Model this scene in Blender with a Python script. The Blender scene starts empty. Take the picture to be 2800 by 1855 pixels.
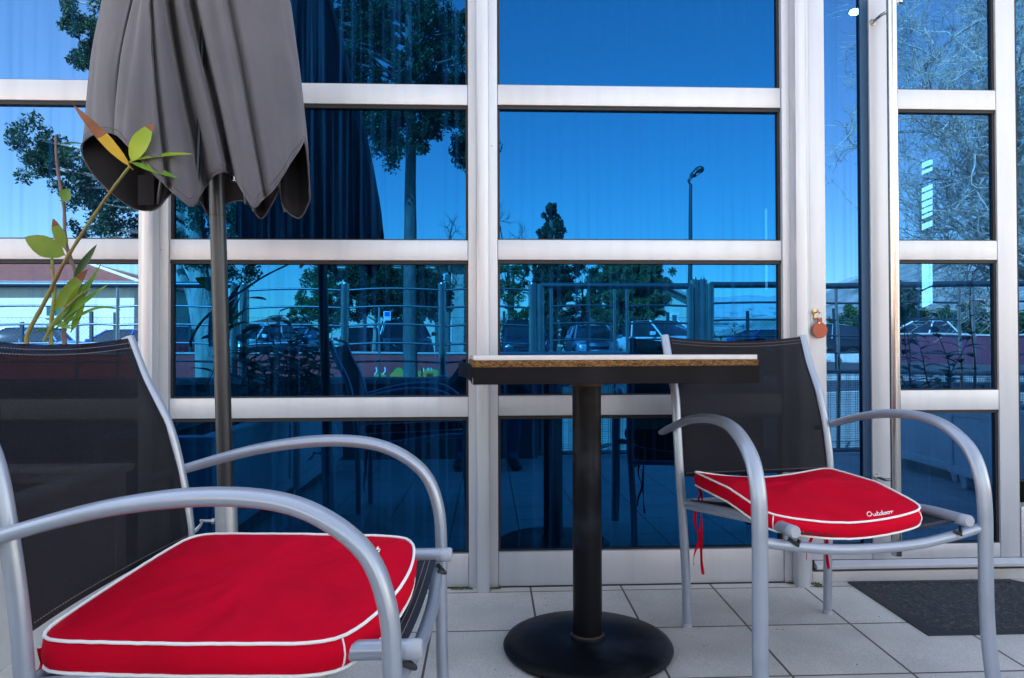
import bpy, bmesh, math, random
from mathutils import Vector, Matrix, noise
R = math.radians
SC = bpy.context.scene
COL = SC.collection

# ------------------------------------------------------------------ camera
FPX = 1950.0; CZ = 0.782; W0, H0 = 2800.0, 1855.0
yaw, pit, roll = R(2.4), R(.67), .003
fw = Vector((math.sin(yaw)*math.cos(pit), math.cos(yaw)*math.cos(pit), math.sin(pit)))
r0 = fw.cross(Vector((0, 0, 1))).normalized(); u0 = r0.cross(fw)
RV = r0*math.cos(roll)-u0*math.sin(roll); UV = u0*math.cos(roll)+r0*math.sin(roll)
PPX, PPY = 1413.67, 928.95
cd = bpy.data.cameras.new('camera'); cam = bpy.data.objects.new('camera', cd); COL.objects.link(cam)
cd.sensor_width = 36; cd.lens = 36*FPX/W0; cd.clip_start = .02; cd.clip_end = 9000
cd.shift_x = -(PPX-W0/2)/W0; cd.shift_y = (PPY-H0/2)/W0
m = Matrix((RV, UV, -fw)).transposed().to_4x4(); m.translation = (0, 0, CZ)
cam.matrix_world = m
SC.camera = cam

# ------------------------------------------------------------------ light
SUN = Vector((-.38, .66, .65)).normalized()
elev = math.asin(SUN.z); az = math.atan2(SUN.x, SUN.y)
wd = bpy.data.worlds.new('World'); SC.world = wd; wd.use_nodes = True
nt = wd.node_tree; sky = nt.nodes.new('ShaderNodeTexSky'); sky.sky_type = 'NISHITA'
sky.sun_disc = False; sky.sun_elevation = elev; sky.sun_rotation = az
sky.air_density = 1.0; sky.dust_density = .3; sky.ozone_density = 1.4; sky.altitude = 100
vm_ = nt.nodes.new('ShaderNodeVectorMath'); vm_.operation = 'MULTIPLY'; vm_.inputs[1].default_value = (1.42, 1.03, .76)   # camera white balance set for the shade
nt.links.new(sky.outputs[0], vm_.inputs[0]); nt.links.new(vm_.outputs[0], nt.nodes['Background'].inputs[0]); nt.nodes['Background'].inputs[1].default_value = .10
sd = bpy.data.lights.new('sun', 'SUN'); so = bpy.data.objects.new('sun', sd); COL.objects.link(so)
sd.energy = 5.0; sd.angle = R(.5); sd.color = (1, .93, .84)
so.rotation_euler = SUN.to_track_quat('Z', 'Y').to_euler(); so.location = (0, 0, 12)
SC.view_settings.view_transform = 'Standard'; SC.view_settings.look = 'None'
SC.view_settings.exposure = 3.15; SC.view_settings.gamma = 1
try:
    SC.cycles.max_bounces = 8; SC.cycles.glossy_bounces = 5; SC.cycles.transparent_max_bounces = 12
except Exception: pass

# ------------------------------------------------------------------ helpers
G = 2.362           # plane of the glass
YF = 2.34          # front face of the frames
SL = .018          # fall of the terrace away from the building
def fz(y): return SL*(y-YF)
def ray(px, py): return fw+RV*((px-PPX)/FPX)-UV*((py-PPY)/FPX)
def at(px, py, Y):
    d = ray(px, py); return Vector((0, 0, CZ))+d*(Y/d.y)
def vat(px, py, Z):                       # real position of something seen in the glass at that distance
    p = at(px, py, Z); return Vector((p.x, 2*G-Z, p.z))

class MB:
    def __init__(s): s.v = []; s.f = []; s.mi = []; s.cur = 0
    def add(s, vs, fs, M=None):
        b = len(s.v)
        s.v += [(M @ Vector(v) if M else Vector(v)) for v in vs]
        s.f += [tuple(b+i for i in f) for f in fs]; s.mi += [s.cur]*len(fs)
    def box(s, a, b, M=None):
        x0, y0, z0 = a; x1, y1, z1 = b
        s.add([(x0,y0,z0),(x1,y0,z0),(x1,y1,z0),(x0,y1,z0),(x0,y0,z1),(x1,y0,z1),(x1,y1,z1),(x0,y1,z1)],
              [(0,3,2,1),(4,5,6,7),(0,1,5,4),(1,2,6,5),(2,3,7,6),(3,0,4,7)], M)
    def tube(s, pts, r, n=12, cap=True, side=None, flat=1.0, M=None):
        pts = [Vector(p) for p in pts]; N = len(pts)
        rr = r if isinstance(r, (list, tuple)) else [r]*N
        vs = []; prev = None
        for i, p in enumerate(pts):
            t = (pts[min(i+1, N-1)]-pts[max(i-1, 0)])
            if t.length < 1e-9: t = Vector((0, 0, 1))
            t.normalize()
            if side is not None: a = Vector(side)
            elif prev is not None: a = prev
            else: a = Vector((1, 0, 0)) if abs(t.x) < .9 else Vector((0, 1, 0))
            a = (a-t*a.dot(t))
            if a.length < 1e-6: a = t.orthogonal()
            a.normalize(); prev = a; b = t.cross(a)
            for k in range(n):
                q = 2*math.pi*k/n
                vs.append(p+a*(math.cos(q)*rr[i])+b*(math.sin(q)*rr[i]*flat))
        fs = [(i*n+k, i*n+(k+1) % n, (i+1)*n+(k+1) % n, (i+1)*n+k) for i in range(N-1) for k in range(n)]
        if cap: fs += [tuple(range(n-1, -1, -1)), tuple((N-1)*n+k for k in range(n))]
        s.add(vs, fs, M)
    def lathe(s, prof, n=32, M=None, ctr=(0, 0, 0)):
        vs = []
        for (r, z) in prof:
            for k in range(n):
                q = 2*math.pi*k/n; vs.append((ctr[0]+r*math.cos(q), ctr[1]+r*math.sin(q), ctr[2]+z))
        fs = [(i*n+k, i*n+(k+1) % n, (i+1)*n+(k+1) % n, (i+1)*n+k) for i in range(len(prof)-1) for k in range(n)]
        s.add(vs, fs, M)
    def grid(s, fn, nu, nv, M=None, wrap=False):
        vs = [fn(i/nu, j/nv) for j in range(nv+1) for i in range(nu+1)]
        s.add(vs, [(j*(nu+1)+i, j*(nu+1)+i+1, (j+1)*(nu+1)+i+1, (j+1)*(nu+1)+i) for j in range(nv) for i in range(nu)], M)
    def prism(s, poly, y0, y1, M=None):      # polygon in XZ extruded along Y
        n = len(poly)
        s.add([(x, y0, z) for x, z in poly]+[(x, y1, z) for x, z in poly],
              [tuple(range(n)), tuple(range(2*n-1, n-1, -1))]+[(i, i+n, (i+1) % n+n, (i+1) % n) for i in range(n)], M)
    def build(s, name, mats, parent=None, off=None, smooth=False, bevel=0, ang=35, recalc=True, solid=0):
        me = bpy.data.meshes.new(name)
        o = Vector(off) if off is not None else (Vector(parent.location) if parent is not None and s.world else Vector((0, 0, 0)))
        me.from_pydata([v-o for v in s.v], [], s.f)
        if not isinstance(mats, (list, tuple)): mats = [mats]
        for mm in mats: me.materials.append(mm)
        for p, k in zip(me.polygons, s.mi): p.material_index = k
        if recalc and len(s.f) < 60000:
            bm = bmesh.new(); bm.from_mesh(me); bmesh.ops.recalc_face_normals(bm, faces=bm.faces)
            if bevel:
                es = [e for e in bm.edges if len(e.link_faces) == 2 and e.calc_face_angle(0) > R(40)]
                bmesh.ops.bevel(bm, geom=es, offset=bevel, segments=2, affect='EDGES', profile=.6)
            bm.to_mesh(me); bm.free()
        if smooth or bevel:
            for p in me.polygons: p.use_smooth = True
            me.set_sharp_from_angle(angle=R(ang))
        ob = bpy.data.objects.new(name, me); COL.objects.link(ob)
        if parent is not None: ob.parent = parent
        if parent is None and off is not None: ob.location = o
        if solid:
            sm = ob.modifiers.new('solid', 'SOLIDIFY'); sm.thickness = solid; sm.offset = 0
        return ob
    world = False

class WB(MB): world = True      # vertices given in world space, parent is an Empty without rotation at top level

def tag(o, label=None, cat=None, group=None, kind=None):
    if label: o['label'] = label
    if cat: o['category'] = cat
    if group: o['group'] = group
    if kind: o['kind'] = kind
    return o
def empty(name, loc, rz=0, label=None, cat=None, group=None, kind=None):
    o = bpy.data.objects.new(name, None); COL.objects.link(o); o.empty_display_size = .1
    o.location = loc; o.rotation_euler = (0, 0, rz); return tag(o, label, cat, group, kind)
def sub(mb, name, mats, part, root, **k):   # sub-part of a part (part has identity transform under root)
    o = mb.build(name, mats, None, off=None, **k) if not mb.world else None
    if o is None:
        for i in range(len(mb.v)): mb.v[i] = mb.v[i]-Vector(root.location)
        mb.world = False; o = mb.build(name, mats, None, **k)
    o.parent = part; return o
def copy_tree(o, parent=None):
    c = o.copy(); COL.objects.link(c)
    if parent is not None: c.parent = parent
    for ch in list(o.children): copy_tree(ch, c)
    return c
def catmull(pts, n=8, closed=False):
    P = [Vector(p) for p in pts]; L = len(P); out = []
    rng = range(L) if closed else range(L-1)
    for i in rng:
        if closed: a, b, c, d = P[i-1], P[i], P[(i+1) % L], P[(i+2) % L]
        else: a, b, c, d = P[max(i-1, 0)], P[i], P[i+1], P[min(i+2, L-1)]
        for k in range(n):
            t = k/n
            out.append(.5*((2*b)+(c-a)*t+(2*a-5*b+4*c-d)*t*t+(3*b-a-3*c+d)*t**3))
    if not closed: out.append(P[-1])
    return out

# ------------------------------------------------------------------ materials
def mat(name, col, rough=.5, metal=0, col2=None, scale=5, nf=.5, bump=0, bscale=None, stretch=None, spec=.5, detail=4, coat=0, trans=0, c2min=.35, c2max=.7, bdist=.01):
    m = bpy.data.materials.new(name); m.use_nodes = True; t = m.node_tree; b = t.nodes['Principled BSDF']
    b.inputs['Roughness'].default_value = rough; b.inputs['Metallic'].default_value = metal
    b.inputs['Specular IOR Level'].default_value = spec; b.inputs['Coat Weight'].default_value = coat
    b.inputs['Base Color'].default_value = (*col, 1)
    tc = t.nodes.new('ShaderNodeTexCoord'); mp = t.nodes.new('ShaderNodeMapping'); t.links.new(tc.outputs['Object'], mp.inputs[0])
    if stretch: mp.inputs['Scale'].default_value = stretch
    if col2 is not None:
        n = t.nodes.new('ShaderNodeTexNoise'); n.inputs['Scale'].default_value = scale; n.inputs['Detail'].default_value = detail
        t.links.new(mp.outputs[0], n.inputs['Vector'])
        r = t.nodes.new('ShaderNodeValToRGB'); r.color_ramp.elements[0].color = (*col, 1); r.color_ramp.elements[1].color = (*col2, 1)
        r.color_ramp.elements[0].position = c2min; r.color_ramp.elements[1].position = c2max
        t.links.new(n.outputs[0], r.inputs[0]); t.links.new(r.outputs[0], b.inputs['Base Color'])
    if bump:
        n2 = t.nodes.new('ShaderNodeTexNoise'); n2.inputs['Scale'].default_value = bscale or scale*4; n2.inputs['Detail'].default_value = 5
        t.links.new(mp.outputs[0], n2.inputs['Vector'])
        bp = t.nodes.new('ShaderNodeBump'); bp.inputs['Strength'].default_value = bump; bp.inputs['Distance'].default_value = bdist
        t.links.new(n2.outputs[0], bp.inputs['Height']); t.links.new(bp.outputs[0], b.inputs['Normal'])
    return m
def nodes(m): return m.node_tree, m.node_tree.nodes['Principled BSDF']

M = {}
M['alu'] = mat('white_aluminium', (.49,.51,.55), .38, .30, (.43,.45,.49), 3, bump=.05, bscale=60, stretch=(6,6,.6), spec=.7, c2min=.45, c2max=.8)
M['alu_dirty'] = mat('weathered_white_aluminium', (.47,.48,.50), .45, .3, (.42,.42,.39), 5, bump=.1, bscale=40, c2min=.5, c2max=.75)
M['gasket'] = mat('black_gasket', (.012,.010,.011), .55, spec=.4)
M['rail_steel'] = mat('polished_rail_steel', (.46,.46,.44), .26, .85, (.36,.36,.35), 8)
M['rod_steel'] = mat('dark_rod_steel', (.09,.10,.11), .42, .7)
M['steel'] = mat('brushed_steel', (.62,.61,.59), .22, 1, (.45,.44,.42), 8, stretch=(1,1,.1))
M['chair_paint'] = mat('silver_paint', (.30,.34,.41), .30, .35, (.25,.29,.35), 14, bump=.15, bscale=120, spec=.6, c2min=.55, c2max=.8, bdist=.0006)
M['rubber'] = mat('grey_plastic', (.33,.36,.41), .45)
M['black_plastic'] = mat('black_plastic', (.015,.015,.018), .4)
M['white_pipe'] = mat('white_piping', (.78,.77,.76), .8, bump=.2, bscale=400, bdist=.0005)
M['laminate'] = mat('pale_laminate', (.56,.54,.54), .35, 0, (.48,.46,.46), 30)
M['band'] = mat('black_edge_band', (.006,.0055,.007), .5, 0, (.014,.013,.015), 6, c2min=.5, c2max=.75, spec=.08)
M['iron'] = mat('black_cast_iron', (.0035,.004,.006), .42, 0, (.028,.033,.045), 7, bump=.4, bscale=30, c2min=.52, c2max=.80, spec=.14, bdist=.002)
M['rust'] = mat('rust', (.035,.018,.012), .9)
M['pole'] = mat('dark_anodised_pole', (.030,.033,.039), .34, .5)
M['galv'] = mat('galvanised_tube', (.52,.54,.56), .38, .8, (.40,.41,.43), 20)
M['concrete'] = mat('concrete', (.42,.41,.38), .9, 0, (.30,.29,.27), 9, bump=.5, bscale=50)
M['leather'] = mat('tan_leather', (.36,.062,.014), .5, 0, (.30,.05,.012), 20, bump=.2, bscale=200, bdist=.0006)
M['brass'] = mat('worn_brass', (.45,.36,.20), .35, .9)
M['bark'] = mat('bark', (.16,.13,.105), .9, 0, (.09,.075,.06), 8, bump=1, bscale=18, stretch=(2,2,.4), bdist=.03)
M['bark_grey'] = mat('grey_bark', (.13,.12,.11), .9, 0, (.07,.065,.06), 7, bump=1, bscale=20, stretch=(2,2,.6), bdist=.02)
M['capstone'] = mat('pale_capstone', (.30,.31,.32), .8, 0, (.24,.25,.26), 5)
M['bark_pale'] = mat('pale_bark', (.48,.42,.35), .9, 0, (.20,.16,.13), 3.2, bump=1, bscale=12, stretch=(2,2,.35), bdist=.03)
M['branch_grey'] = mat('grey_branch', (.66,.59,.49), .9, 0, (.22,.185,.15), 1.5)
M['white_paint'] = mat('white_planter_paint', (.80,.80,.79), .5, 0, (.68,.68,.67), 6, bump=.15, bscale=50)
M['soil'] = mat('soil', (.05,.035,.025), .95, 0, (.09,.065,.045), 30, bump=1, bscale=60)
M['asphalt'] = mat('asphalt', (.055,.055,.058), .9, 0, (.075,.074,.073), 3, bump=.3, bscale=80)
M['pavement'] = mat('pale_paving', (.30,.285,.25), .85, 0, (.23,.215,.19), 2, bump=.3, bscale=30)
M['kerb'] = mat('stone_kerb', (.50,.48,.43), .85, 0, (.38,.36,.32), 6, bump=.4, bscale=20)
M['red_wall'] = mat('red_rendered_wall', (.66,.05,.045), .85, 0, (.52,.04,.035), 1.6, bump=.4, bscale=12)
M['orange_paint'] = mat('orange_spray_paint', (.75,.25,.03), .7); M['green_paint'] = mat('green_spray_paint', (.10,.35,.05), .7); M['white_spray'] = mat('white_spray_paint', (.8,.78,.75), .7)
M['parapet'] = mat('grey_parapet_render', (.10,.11,.13), .8, 0, (.07,.075,.09), 4, bump=.2)
M['cream'] = mat('cream_render', (.66,.60,.46), .85, 0, (.60,.54,.41), 2)
M['soffit'] = mat('soffit_paint', (.42,.44,.42), .8)
M['shutter'] = mat('green_shutter', (.03,.12,.10), .6)
M['carglass'] = mat('car_glass', (.02,.025,.03), .05, 0, spec=.8)
M['tyre'] = mat('tyre', (.012,.012,.012), .8)
M['rim'] = mat('alloy_rim', (.55,.56,.58), .3, .8)
M['chrome'] = mat('chrome', (.7,.7,.7), .12, 1)
M['lamp_glass'] = mat('lamp_glass', (.6,.65,.7), .08, .3, spec=.9)
M['red_lens'] = mat('red_lens', (.5,.01,.01), .2)
M['skin'] = mat('skin', (.48,.27,.19), .5, 0, (.42,.22,.16), 30)
M['jeans'] = mat('blue_denim', (.05,.08,.16), .85, 0, (.08,.12,.22), 20, bump=.3, bscale=200, bdist=.002)
M['jacket'] = mat('black_jacket', (.012,.013,.018), .7, bump=.3, bscale=12, bdist=.01)
M['shoe'] = mat('black_shoe', (.02,.02,.022), .45)
M['hair'] = mat('dark_hair', (.02,.013,.01), .6, bump=.5, bscale=90)
M['fence_dark'] = mat('dark_fence_post', (.02,.03,.04), .5)
M['lamp_post'] = mat('dark_grey_post', (.06,.065,.07), .45, .4)
M['interior'] = mat('dark_interior', (.04,.045,.055), .9)

def car_mat(name, c): return mat(name, c, .22, .1, coat=.8)

# fabrics with a woven look
def woven(name, col, col2, rough, sc, bstr=.4, sheen=0, translucent=0):
    m = mat(name, col, rough, 0, col2, 7, spec=.25, c2min=.35, c2max=.75); t, b = nodes(m)
    tc = t.nodes.new('ShaderNodeTexCoord'); h = None
    for d in 'XZ':
        w = t.nodes.new('ShaderNodeTexWave'); w.bands_direction = d; w.inputs['Scale'].default_value = sc
        t.links.new(tc.outputs['Object'], w.inputs['Vector'])
        if h is None: h = w.outputs[1]
        else:
            a = t.nodes.new('ShaderNodeMath'); a.operation = 'ADD'; t.links.new(h, a.inputs[0]); t.links.new(w.outputs[1], a.inputs[1]); h = a.outputs[0]
    n = t.nodes.new('ShaderNodeTexNoise'); n.inputs['Scale'].default_value = 9; t.links.new(tc.outputs['Object'], n.inputs['Vector'])
    b1 = t.nodes.new('ShaderNodeBump'); b1.inputs['Strength'].default_value = .35; b1.inputs['Distance'].default_value = .012; t.links.new(n.outputs[0], b1.inputs['Height'])
    bp = t.nodes.new('ShaderNodeBump'); bp.inputs['Strength'].default_value = bstr; bp.inputs['Distance'].default_value = .0006
    t.links.new(h, bp.inputs['Height']); t.links.new(b1.outputs[0], bp.inputs['Normal']); t.links.new(bp.outputs[0], b.inputs['Normal'])
    if sheen: b.inputs['Sheen Weight'].default_value = sheen
    if name.startswith('red'): b.inputs['Specular IOR Level'].default_value = .06
    return m
M['red'] = woven('red_cushion_fabric', (.57,.001,.020), (.45,.001,.015), .75, 180, .3)
M['canopy'] = woven('grey_parasol_fabric', (.082,.080,.096), (.066,.064,.080), .8, 160, .25, sheen=.2)
# mesh sling: slightly see-through
def sling():
    m = woven('black_sling_mesh', (.0045,.005,.010), (.009,.010,.017), .7, 320, .5); t, b = nodes(m)
    tc = t.nodes.new('ShaderNodeTexCoord'); n = t.nodes.new('ShaderNodeTexNoise'); n.inputs['Scale'].default_value = 900; t.links.new(tc.outputs['Object'], n.inputs['Vector'])
    mr = t.nodes.new('ShaderNodeMapRange'); mr.inputs[1].default_value = .35; mr.inputs[2].default_value = .65; mr.inputs[3].default_value = .92; mr.inputs[4].default_value = .74
    t.links.new(n.outputs[0], mr.inputs[0]); t.links.new(mr.outputs[0], b.inputs['Alpha']); return m
M['sling'] = sling()

# glass: tinted solar-control coating, slightly see-through, faint vertical dirt streaks, very slight waviness
def glassmat(name, tint, wav, seed=0):
    m = bpy.data.materials.new(name); m.use_nodes = True; t = m.node_tree; t.nodes.clear(); L = t.links.new
    out = t.nodes.new('ShaderNodeOutputMaterial'); tc = t.nodes.new('ShaderNodeTexCoord')
    gl = t.nodes.new('ShaderNodeBsdfGlossy'); gl.inputs['Roughness'].default_value = .004; gl.inputs['Color'].default_value = (*tint, 1)
    tr = t.nodes.new('ShaderNodeBsdfTransparent'); tr.inputs['Color'].default_value = (.15, .35, .6, 1)
    df = t.nodes.new('ShaderNodeBsdfDiffuse'); df.inputs['Color'].default_value = (.012, .10, .30, 1)
    mp = t.nodes.new('ShaderNodeMapping'); mp.inputs['Location'].default_value = (seed, 0, seed*.7); L(tc.outputs['Object'], mp.inputs[0])
    n = t.nodes.new('ShaderNodeTexNoise'); n.inputs['Scale'].default_value = 1.6; n.inputs['Detail'].default_value = 1.5; L(mp.outputs[0], n.inputs['Vector'])
    bp = t.nodes.new('ShaderNodeBump'); bp.inputs['Strength'].default_value = 1; bp.inputs['Distance'].default_value = wav; L(n.outputs[0], bp.inputs['Height'])
    L(bp.outputs[0], gl.inputs['Normal'])
    m1 = t.nodes.new('ShaderNodeMixShader'); m1.inputs[0].default_value = .12; L(gl.outputs[0], m1.inputs[1]); L(tr.outputs[0], m1.inputs[2])
    mp2 = t.nodes.new('ShaderNodeMapping'); mp2.inputs['Scale'].default_value = (55, 1, .8); mp2.inputs['Location'].default_value = (seed*3, 0, seed); L(tc.outputs['Object'], mp2.inputs[0])
    n2 = t.nodes.new('ShaderNodeTexNoise'); n2.inputs['Scale'].default_value = 1; n2.inputs['Detail'].default_value = 5; L(mp2.outputs[0], n2.inputs['Vector'])
    n3 = t.nodes.new('ShaderNodeTexNoise'); n3.inputs['Scale'].default_value = 1.2; L(mp.outputs[0], n3.inputs['Vector'])
    mr = t.nodes.new('ShaderNodeMapRange'); mr.inputs[1].default_value = .48; mr.inputs[2].default_value = .82; mr.inputs[3].default_value = .055; mr.inputs[4].default_value = .75; L(n2.outputs[0], mr.inputs[0])
    mu = t.nodes.new('ShaderNodeMath'); mu.operation = 'MULTIPLY'; L(mr.outputs[0], mu.inputs[0]); L(n3.outputs[0], mu.inputs[1])
    m2 = t.nodes.new('ShaderNodeMixShader'); L(mu.outputs[0], m2.inputs[0]); L(m1.outputs[0], m2.inputs[1]); L(df.outputs[0], m2.inputs[2])
    L(m2.outputs[0], out.inputs[0]); return m
TINT = (.006, .074, .205)
M['glass'] = glassmat('blue_reflective_glass', TINT, .0005)
M['glass_left'] = glassmat('blue_reflective_glass_lighter', (.085, .20, .39), .0004, 3)
M['glass_door'] = glassmat('blue_reflective_door_glass', (.034, .115, .265), .0014, 7)

# terrace tiles
def tiles():
    m = mat('terrace_tiles', (.34,.33,.31), .55, 0, spec=.4); t, b = nodes(m); L = t.links.new
    tc = t.nodes.new('ShaderNodeTexCoord'); mp = t.nodes.new('ShaderNodeMapping'); L(tc.outputs['Object'], mp.inputs[0])
    mp.inputs['Location'].default_value = (-.1405+.297*40+.0015, -2.000+.297*40+.0015, 0)
    br = t.nodes.new('ShaderNodeTexBrick'); br.offset = 0; br.squash = 1; br.inputs['Scale'].default_value = 1
    br.inputs['Brick Width'].default_value = .297; br.inputs['Row Height'].default_value = .297; br.inputs['Mortar Size'].default_value = .0036; br.inputs['Mortar Smooth'].default_value = .25
    br.inputs['Color1'].default_value = (.58,.56,.53,1); br.inputs['Color2'].default_value = (.515,.50,.475,1); br.inputs['Mortar'].default_value = (.10,.085,.07,1)
    br.inputs['Bias'].default_value = 0
    L(mp.outputs[0], br.inputs['Vector'])
    n = t.nodes.new('ShaderNodeTexNoise'); n.inputs['Scale'].default_value = 260; n.inputs['Detail'].default_value = 2; L(tc.outputs['Object'], n.inputs['Vector'])
    n2 = t.nodes.new('ShaderNodeTexNoise'); n2.inputs['Scale'].default_value = 5; n2.inputs['Detail'].default_value = 6; L(tc.outputs['Object'], n2.inputs['Vector'])
    mr = t.nodes.new('ShaderNodeMapRange'); mr.inputs[1].default_value = .3; mr.inputs[2].default_value = .7; mr.inputs[3].default_value = .80; mr.inputs[4].default_value = 1.12; L(n.outputs[0], mr.inputs[0])
    mr2 = t.nodes.new('ShaderNodeMapRange'); mr2.inputs[1].default_value = .3; mr2.inputs[2].default_value = .75; mr2.inputs[3].default_value = 1.08; mr2.inputs[4].default_value = .80; L(n2.outputs[0], mr2.inputs[0])
    mm = t.nodes.new('ShaderNodeMath'); mm.operation = 'MULTIPLY'; L(mr.outputs[0], mm.inputs[0]); L(mr2.outputs[0], mm.inputs[1])
    vm = t.nodes.new('ShaderNodeVectorMath'); vm.operation = 'SCALE'; L(br.outputs['Color'], vm.inputs[0]); L(mm.outputs[0], vm.inputs['Scale']); L(vm.outputs[0], b.inputs['Base Color'])
    ad = t.nodes.new('ShaderNodeMath'); ad.operation = 'MULTIPLY_ADD'; L(br.outputs['Fac'], ad.inputs[0]); ad.inputs[1].default_value = -1; L(n.outputs[0], ad.inputs[2])
    bp = t.nodes.new('ShaderNodeBump'); bp.inputs['Strength'].default_value = .5; bp.inputs['Distance'].default_value = .0015; L(ad.outputs[0], bp.inputs['Height']); L(bp.outputs[0], b.inputs['Normal'])
    return m
M['tiles'] = tiles()
# exposed chipboard
def chip():
    m = mat('exposed_chipboard', (.1,.05,.02), .9); t, b = nodes(m); L = t.links.new
    tc = t.nodes.new('ShaderNodeTexCoord'); mp = t.nodes.new('ShaderNodeMapping'); mp.inputs['Scale'].default_value = (1, 1, 4.5); L(tc.outputs['Object'], mp.inputs[0])
    v = t.nodes.new('ShaderNodeTexVoronoi'); v.inputs['Scale'].default_value = 210; L(mp.outputs[0], v.inputs['Vector'])
    n = t.nodes.new('ShaderNodeTexNoise'); n.inputs['Scale'].default_value = 140; n.inputs['Detail'].default_value = 6; L(mp.outputs[0], n.inputs['Vector'])
    r = t.nodes.new('ShaderNodeValToRGB'); e = r.color_ramp.elements; e[0].position = .25; e[0].color = (.035,.014,.006,1); e[1].position = .75; e[1].color = (.42,.24,.06,1)
    e2 = r.color_ramp.elements.new(.5); e2.color = (.22,.10,.022,1)
    mx = t.nodes.new('ShaderNodeMath'); mx.operation = 'MULTIPLY_ADD'; L(v.outputs['Distance'], mx.inputs[0]); mx.inputs[1].default_value = -.5; L(n.outputs[0], mx.inputs[2])
    m3 = t.nodes.new('ShaderNodeMath'); m3.operation = 'ADD'; L(mx.outputs[0], m3.inputs[0]); m3.inputs[1].default_value = .18
    L(m3.outputs[0], r.inputs[0]); L(r.outputs[0], b.inputs['Base Color'])
    bp = t.nodes.new('ShaderNodeBump'); bp.inputs['Strength'].default_value = 1; bp.inputs['Distance'].default_value = .003; L(mx.outputs[0], bp.inputs['Height']); L(bp.outputs[0], b.inputs['Normal'])
    return m
M['chip'] = chip()
M['mat_fibre'] = mat('mat_fibre', (.028,.032,.036), .95, 0, (.10,.11,.12), 90, bump=1, bscale=150, c2min=.5, c2max=.78, bdist=.006)
M['mat_rim'] = mat('mat_rubber_rim', (.018,.020,.024), .6)

def leafmat(name, c1, c2, sc=1.2, rough=.5, tr=.25):
    m = mat(name, c1, rough, 0, c2, sc, spec=.4, c2min=.35, c2max=.65); t, b = nodes(m)
    out = t.nodes['Material Output']; tl = t.nodes.new('ShaderNodeBsdfTranslucent'); mx = t.nodes.new('ShaderNodeMixShader'); mx.inputs[0].default_value = tr
    tl.inputs['Color'].default_value = (*[min(1, c*1.4) for c in c2], 1)
    t.links.new(b.outputs[0], mx.inputs[1]); t.links.new(tl.outputs[0], mx.inputs[2]); t.links.new(mx.outputs[0], out.inputs[0]); return m
M['fol_dark'] = leafmat('dark_conifer_foliage', (.011,.034,.015), (.030,.066,.024))
M['fol_mid'] = leafmat('green_foliage', (.035,.085,.022), (.085,.15,.04))
M['fol_olive'] = leafmat('olive_foliage', (.055,.085,.03), (.14,.15,.05))
M['leaf_dark'] = leafmat('dark_glossy_leaf', (.012,.05,.015), (.03,.09,.02), 20, .35, .15)
M['leaf_lime'] = leafmat('lime_leaf', (.22,.36,.012), (.36,.46,.02), 18, .4, .4)
M['leaf_green'] = leafmat('green_leaf', (.06,.17,.02), (.16,.28,.03), 14, .38, .3)
M['leaf_yellow'] = leafmat('yellow_leaf', (.50,.34,.01), (.42,.22,.01), 14, .45, .3)
M['leaf_brown'] = leafmat('brown_dry_leaf', (.11,.03,.012), (.20,.07,.02), 20, .6, .1)
M['stem'] = mat('green_brown_stem', (.16,.19,.03), .6, 0, (.16,.08,.04), 10)
M['stem_purple'] = mat('grey_purple_stem', (.16,.11,.10), .6, 0, (.10,.065,.06), 20)

def rooftile(name, c1, c2, sc=3.5):
    m = mat(name, c1, .85, 0, c2, 2.5); t, b = nodes(m); L = t.links.new
    tc = t.nodes.new('ShaderNodeTexCoord'); w = t.nodes.new('ShaderNodeTexWave'); w.bands_direction = 'X'; w.inputs['Scale'].default_value = sc*.5; L(tc.outputs['Object'], w.inputs['Vector'])
    bp = t.nodes.new('ShaderNodeBump'); bp.inputs['Strength'].default_value = 1; bp.inputs['Distance'].default_value = .12; L(w.outputs[1], bp.inputs['Height']); L(bp.outputs[0], b.inputs['Normal']); return m
M['roof'] = rooftile('red_roof_tiles', (.46,.12,.07), (.33,.085,.05))
M['roof_bright'] = rooftile('orange_roof_tiles', (.52,.15,.07), (.42,.11,.05))
def rock():
    m = mat('limestone_mountain', (.3,.3,.3), .95); t, b = nodes(m); L = t.links.new
    tc = t.nodes.new('ShaderNodeTexCoord'); n = t.nodes.new('ShaderNodeTexNoise'); n.inputs['Scale'].default_value = .022; n.inputs['Detail'].default_value = 12; n.inputs['Roughness'].default_value = .65
    L(tc.outputs['Object'], n.inputs['Vector'])
    sx = t.nodes.new('ShaderNodeSeparateXYZ'); L(tc.outputs['Object'], sx.inputs[0])
    ad = t.nodes.new('ShaderNodeMath'); ad.operation = 'MULTIPLY_ADD'; L(sx.outputs[2], ad.inputs[0]); ad.inputs[1].default_value = .0016; L(n.outputs[0], ad.inputs[2])
    r = t.nodes.new('ShaderNodeValToRGB'); e = r.color_ramp.elements; e[0].position = .50; e[0].color = (.05,.06,.045,1); e[1].position = .70; e[1].color = (.50,.48,.46,1)
    L(ad.outputs[0], r.inputs[0]); L(r.outputs[0], b.inputs['Base Color'])
    bp = t.nodes.new('ShaderNodeBump'); bp.inputs['Strength'].default_value = 1; bp.inputs['Distance'].default_value = 12; L(n.outputs[0], bp.inputs['Height']); L(bp.outputs[0], b.inputs['Normal'])
    return m
M['rock'] = rock()
M['stone'] = mat('stone_blocks', (.40,.37,.31), .9, 0, (.28,.26,.22), 3, bump=.6, bscale=6)
M['hill'] = mat('stony_hillside', (.34,.32,.29), .95, 0, (.12,.12,.09), .03, detail=12)
M['ground'] = mat('dry_ground', (.16,.15,.10), .95, 0, (.10,.13,.06), .15, bump=.3, bscale=2)
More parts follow.
